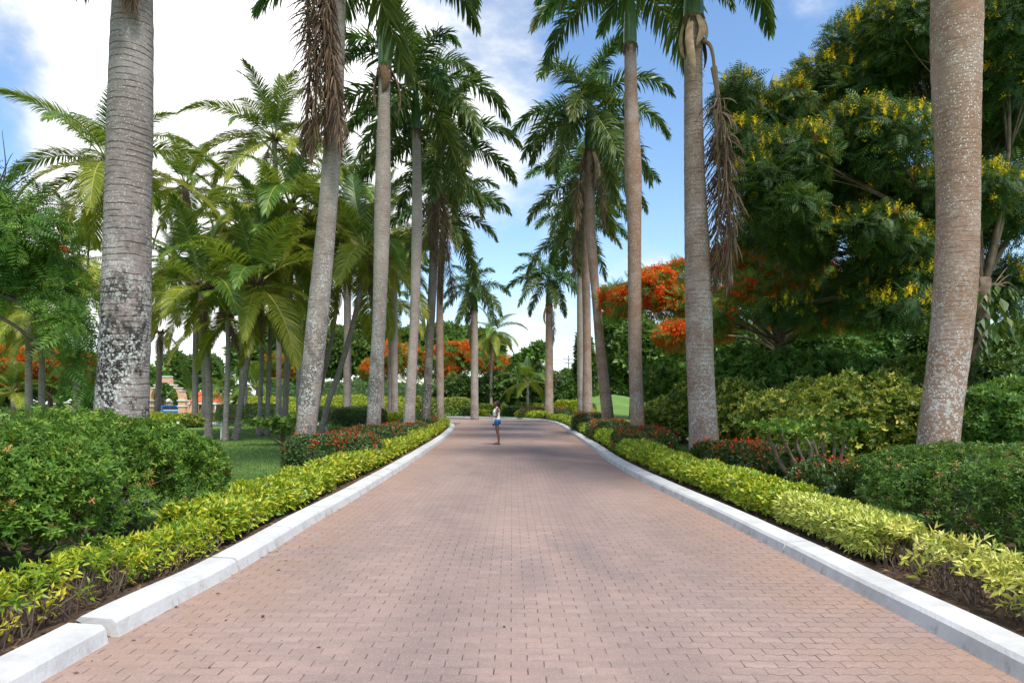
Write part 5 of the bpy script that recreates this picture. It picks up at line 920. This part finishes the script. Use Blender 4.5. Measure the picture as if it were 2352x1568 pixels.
fuse('tank_top', [[V(.045, 0, .86, .122, 1.3), V(.05, 0, .98, .112, 1.3), V(.055, 0, 1.1, .1, 1.3), V(.055, 0, 1.24, .107, 1.3), V(.035, 0, 1.33, .085, 1.45)], [V(.1, .075, 1.24, .062), V(.1, -.075, 1.24, .062)], [V(.075, .11, 1.3, .035), V(.02, .12, 1.415, .03), V(-.05, .1, 1.32, .03)], [V(.075, -.11, 1.3, .035), V(.02, -.12, 1.415, .03), V(-.05, -.1, 1.32, .03)]], TOP, root, .008)
fuse('shorts', [[V(.028, 0, .92, .118, 1.25), V(.025, 0, .85, .122, 1.25)], [V(.035, .088, .87, .11), V(.035, .088, .78, .098)], [V(.035, -.088, .87, .11), V(.035, -.088, .78, .098)], [V(-.027, .085, .86, .094), V(-.02, .07, .9, .09)], [V(-.027, -.085, .86, .094), V(-.02, -.07, .9, .09)]], SHORT, root, .008)
for sd in (1, -1): fuse('sandal', [[V(-.085, sd * .076, .008, .036, .35), V(.04, sd * .08, .008, .042, .35), V(.16, sd * .085, .008, .036, .35)], [V(.03, sd * .05, .05, .008), V(.12, sd * .08, .045, .008), V(.03, sd * .11, .05, .008)]], SOLE, root, .006)
for sd in (1, -1): fuse('eye', [[V(.128, sd * .033, 1.575, .0105)]], plain('eye_white', (.5, .48, .45), .2), root, .004, smooth=1)
ph = Geo(); ph.box((0, 0, 0), (.006, .036, .07)); o = ph.build('phone', plain('phone_black', (.015, .015, .018), .2, .5), None, (root.location[0] - .345, 26.3 - .1, 1.115)); o.rotation_euler = (0, -.5, .2); tag(o, 'small dark phone held in the hand of the person on the road', 'phone')
# statue
zs = P(1286, 868, 84); root = thing('statue', (zs[0], 84, 0), 'white standing statue on a plinth among the far shrubs', 'statue'); g = Geo(); hz_ = P(1286, 885, 84)[2]; g.box((0, 0, hz_ / 2), (.4, .4, hz_ / 2)); g.box((0, 0, hz_ + .06), (.5, .5, .06)); g.build('plinth', MAT['white'], root)
g0 = hz_ + .1
fuse('figure', [[(0, 0, g0 + .85, .2), (0, 0, g0 + 1.1, .16), (0, 0, g0 + 1.4, .2), (0, 0, g0 + 1.55, .1)], [(0, 0, g0 + 1.6, .07), (0, 0, g0 + 1.75, .11), (0, 0, g0 + 1.82, .1)], [(-.1, 0, g0 + .85, .12), (-.12, 0, g0 + .45, .09), (-.13, 0, g0, .07)], [(.1, 0, g0 + .85, .12), (.13, -.05, g0 + .45, .09), (.15, 0, g0, .07)], [(-.22, 0, g0 + 1.45, .07), (-.35, -.05, g0 + 1.15, .06), (-.2, -.2, g0 + 1.0, .05)], [(.22, 0, g0 + 1.45, .07), (.38, 0, g0 + 1.2, .06), (.4, -.1, g0 + .9, .05)]], MAT['white'], root, .03)
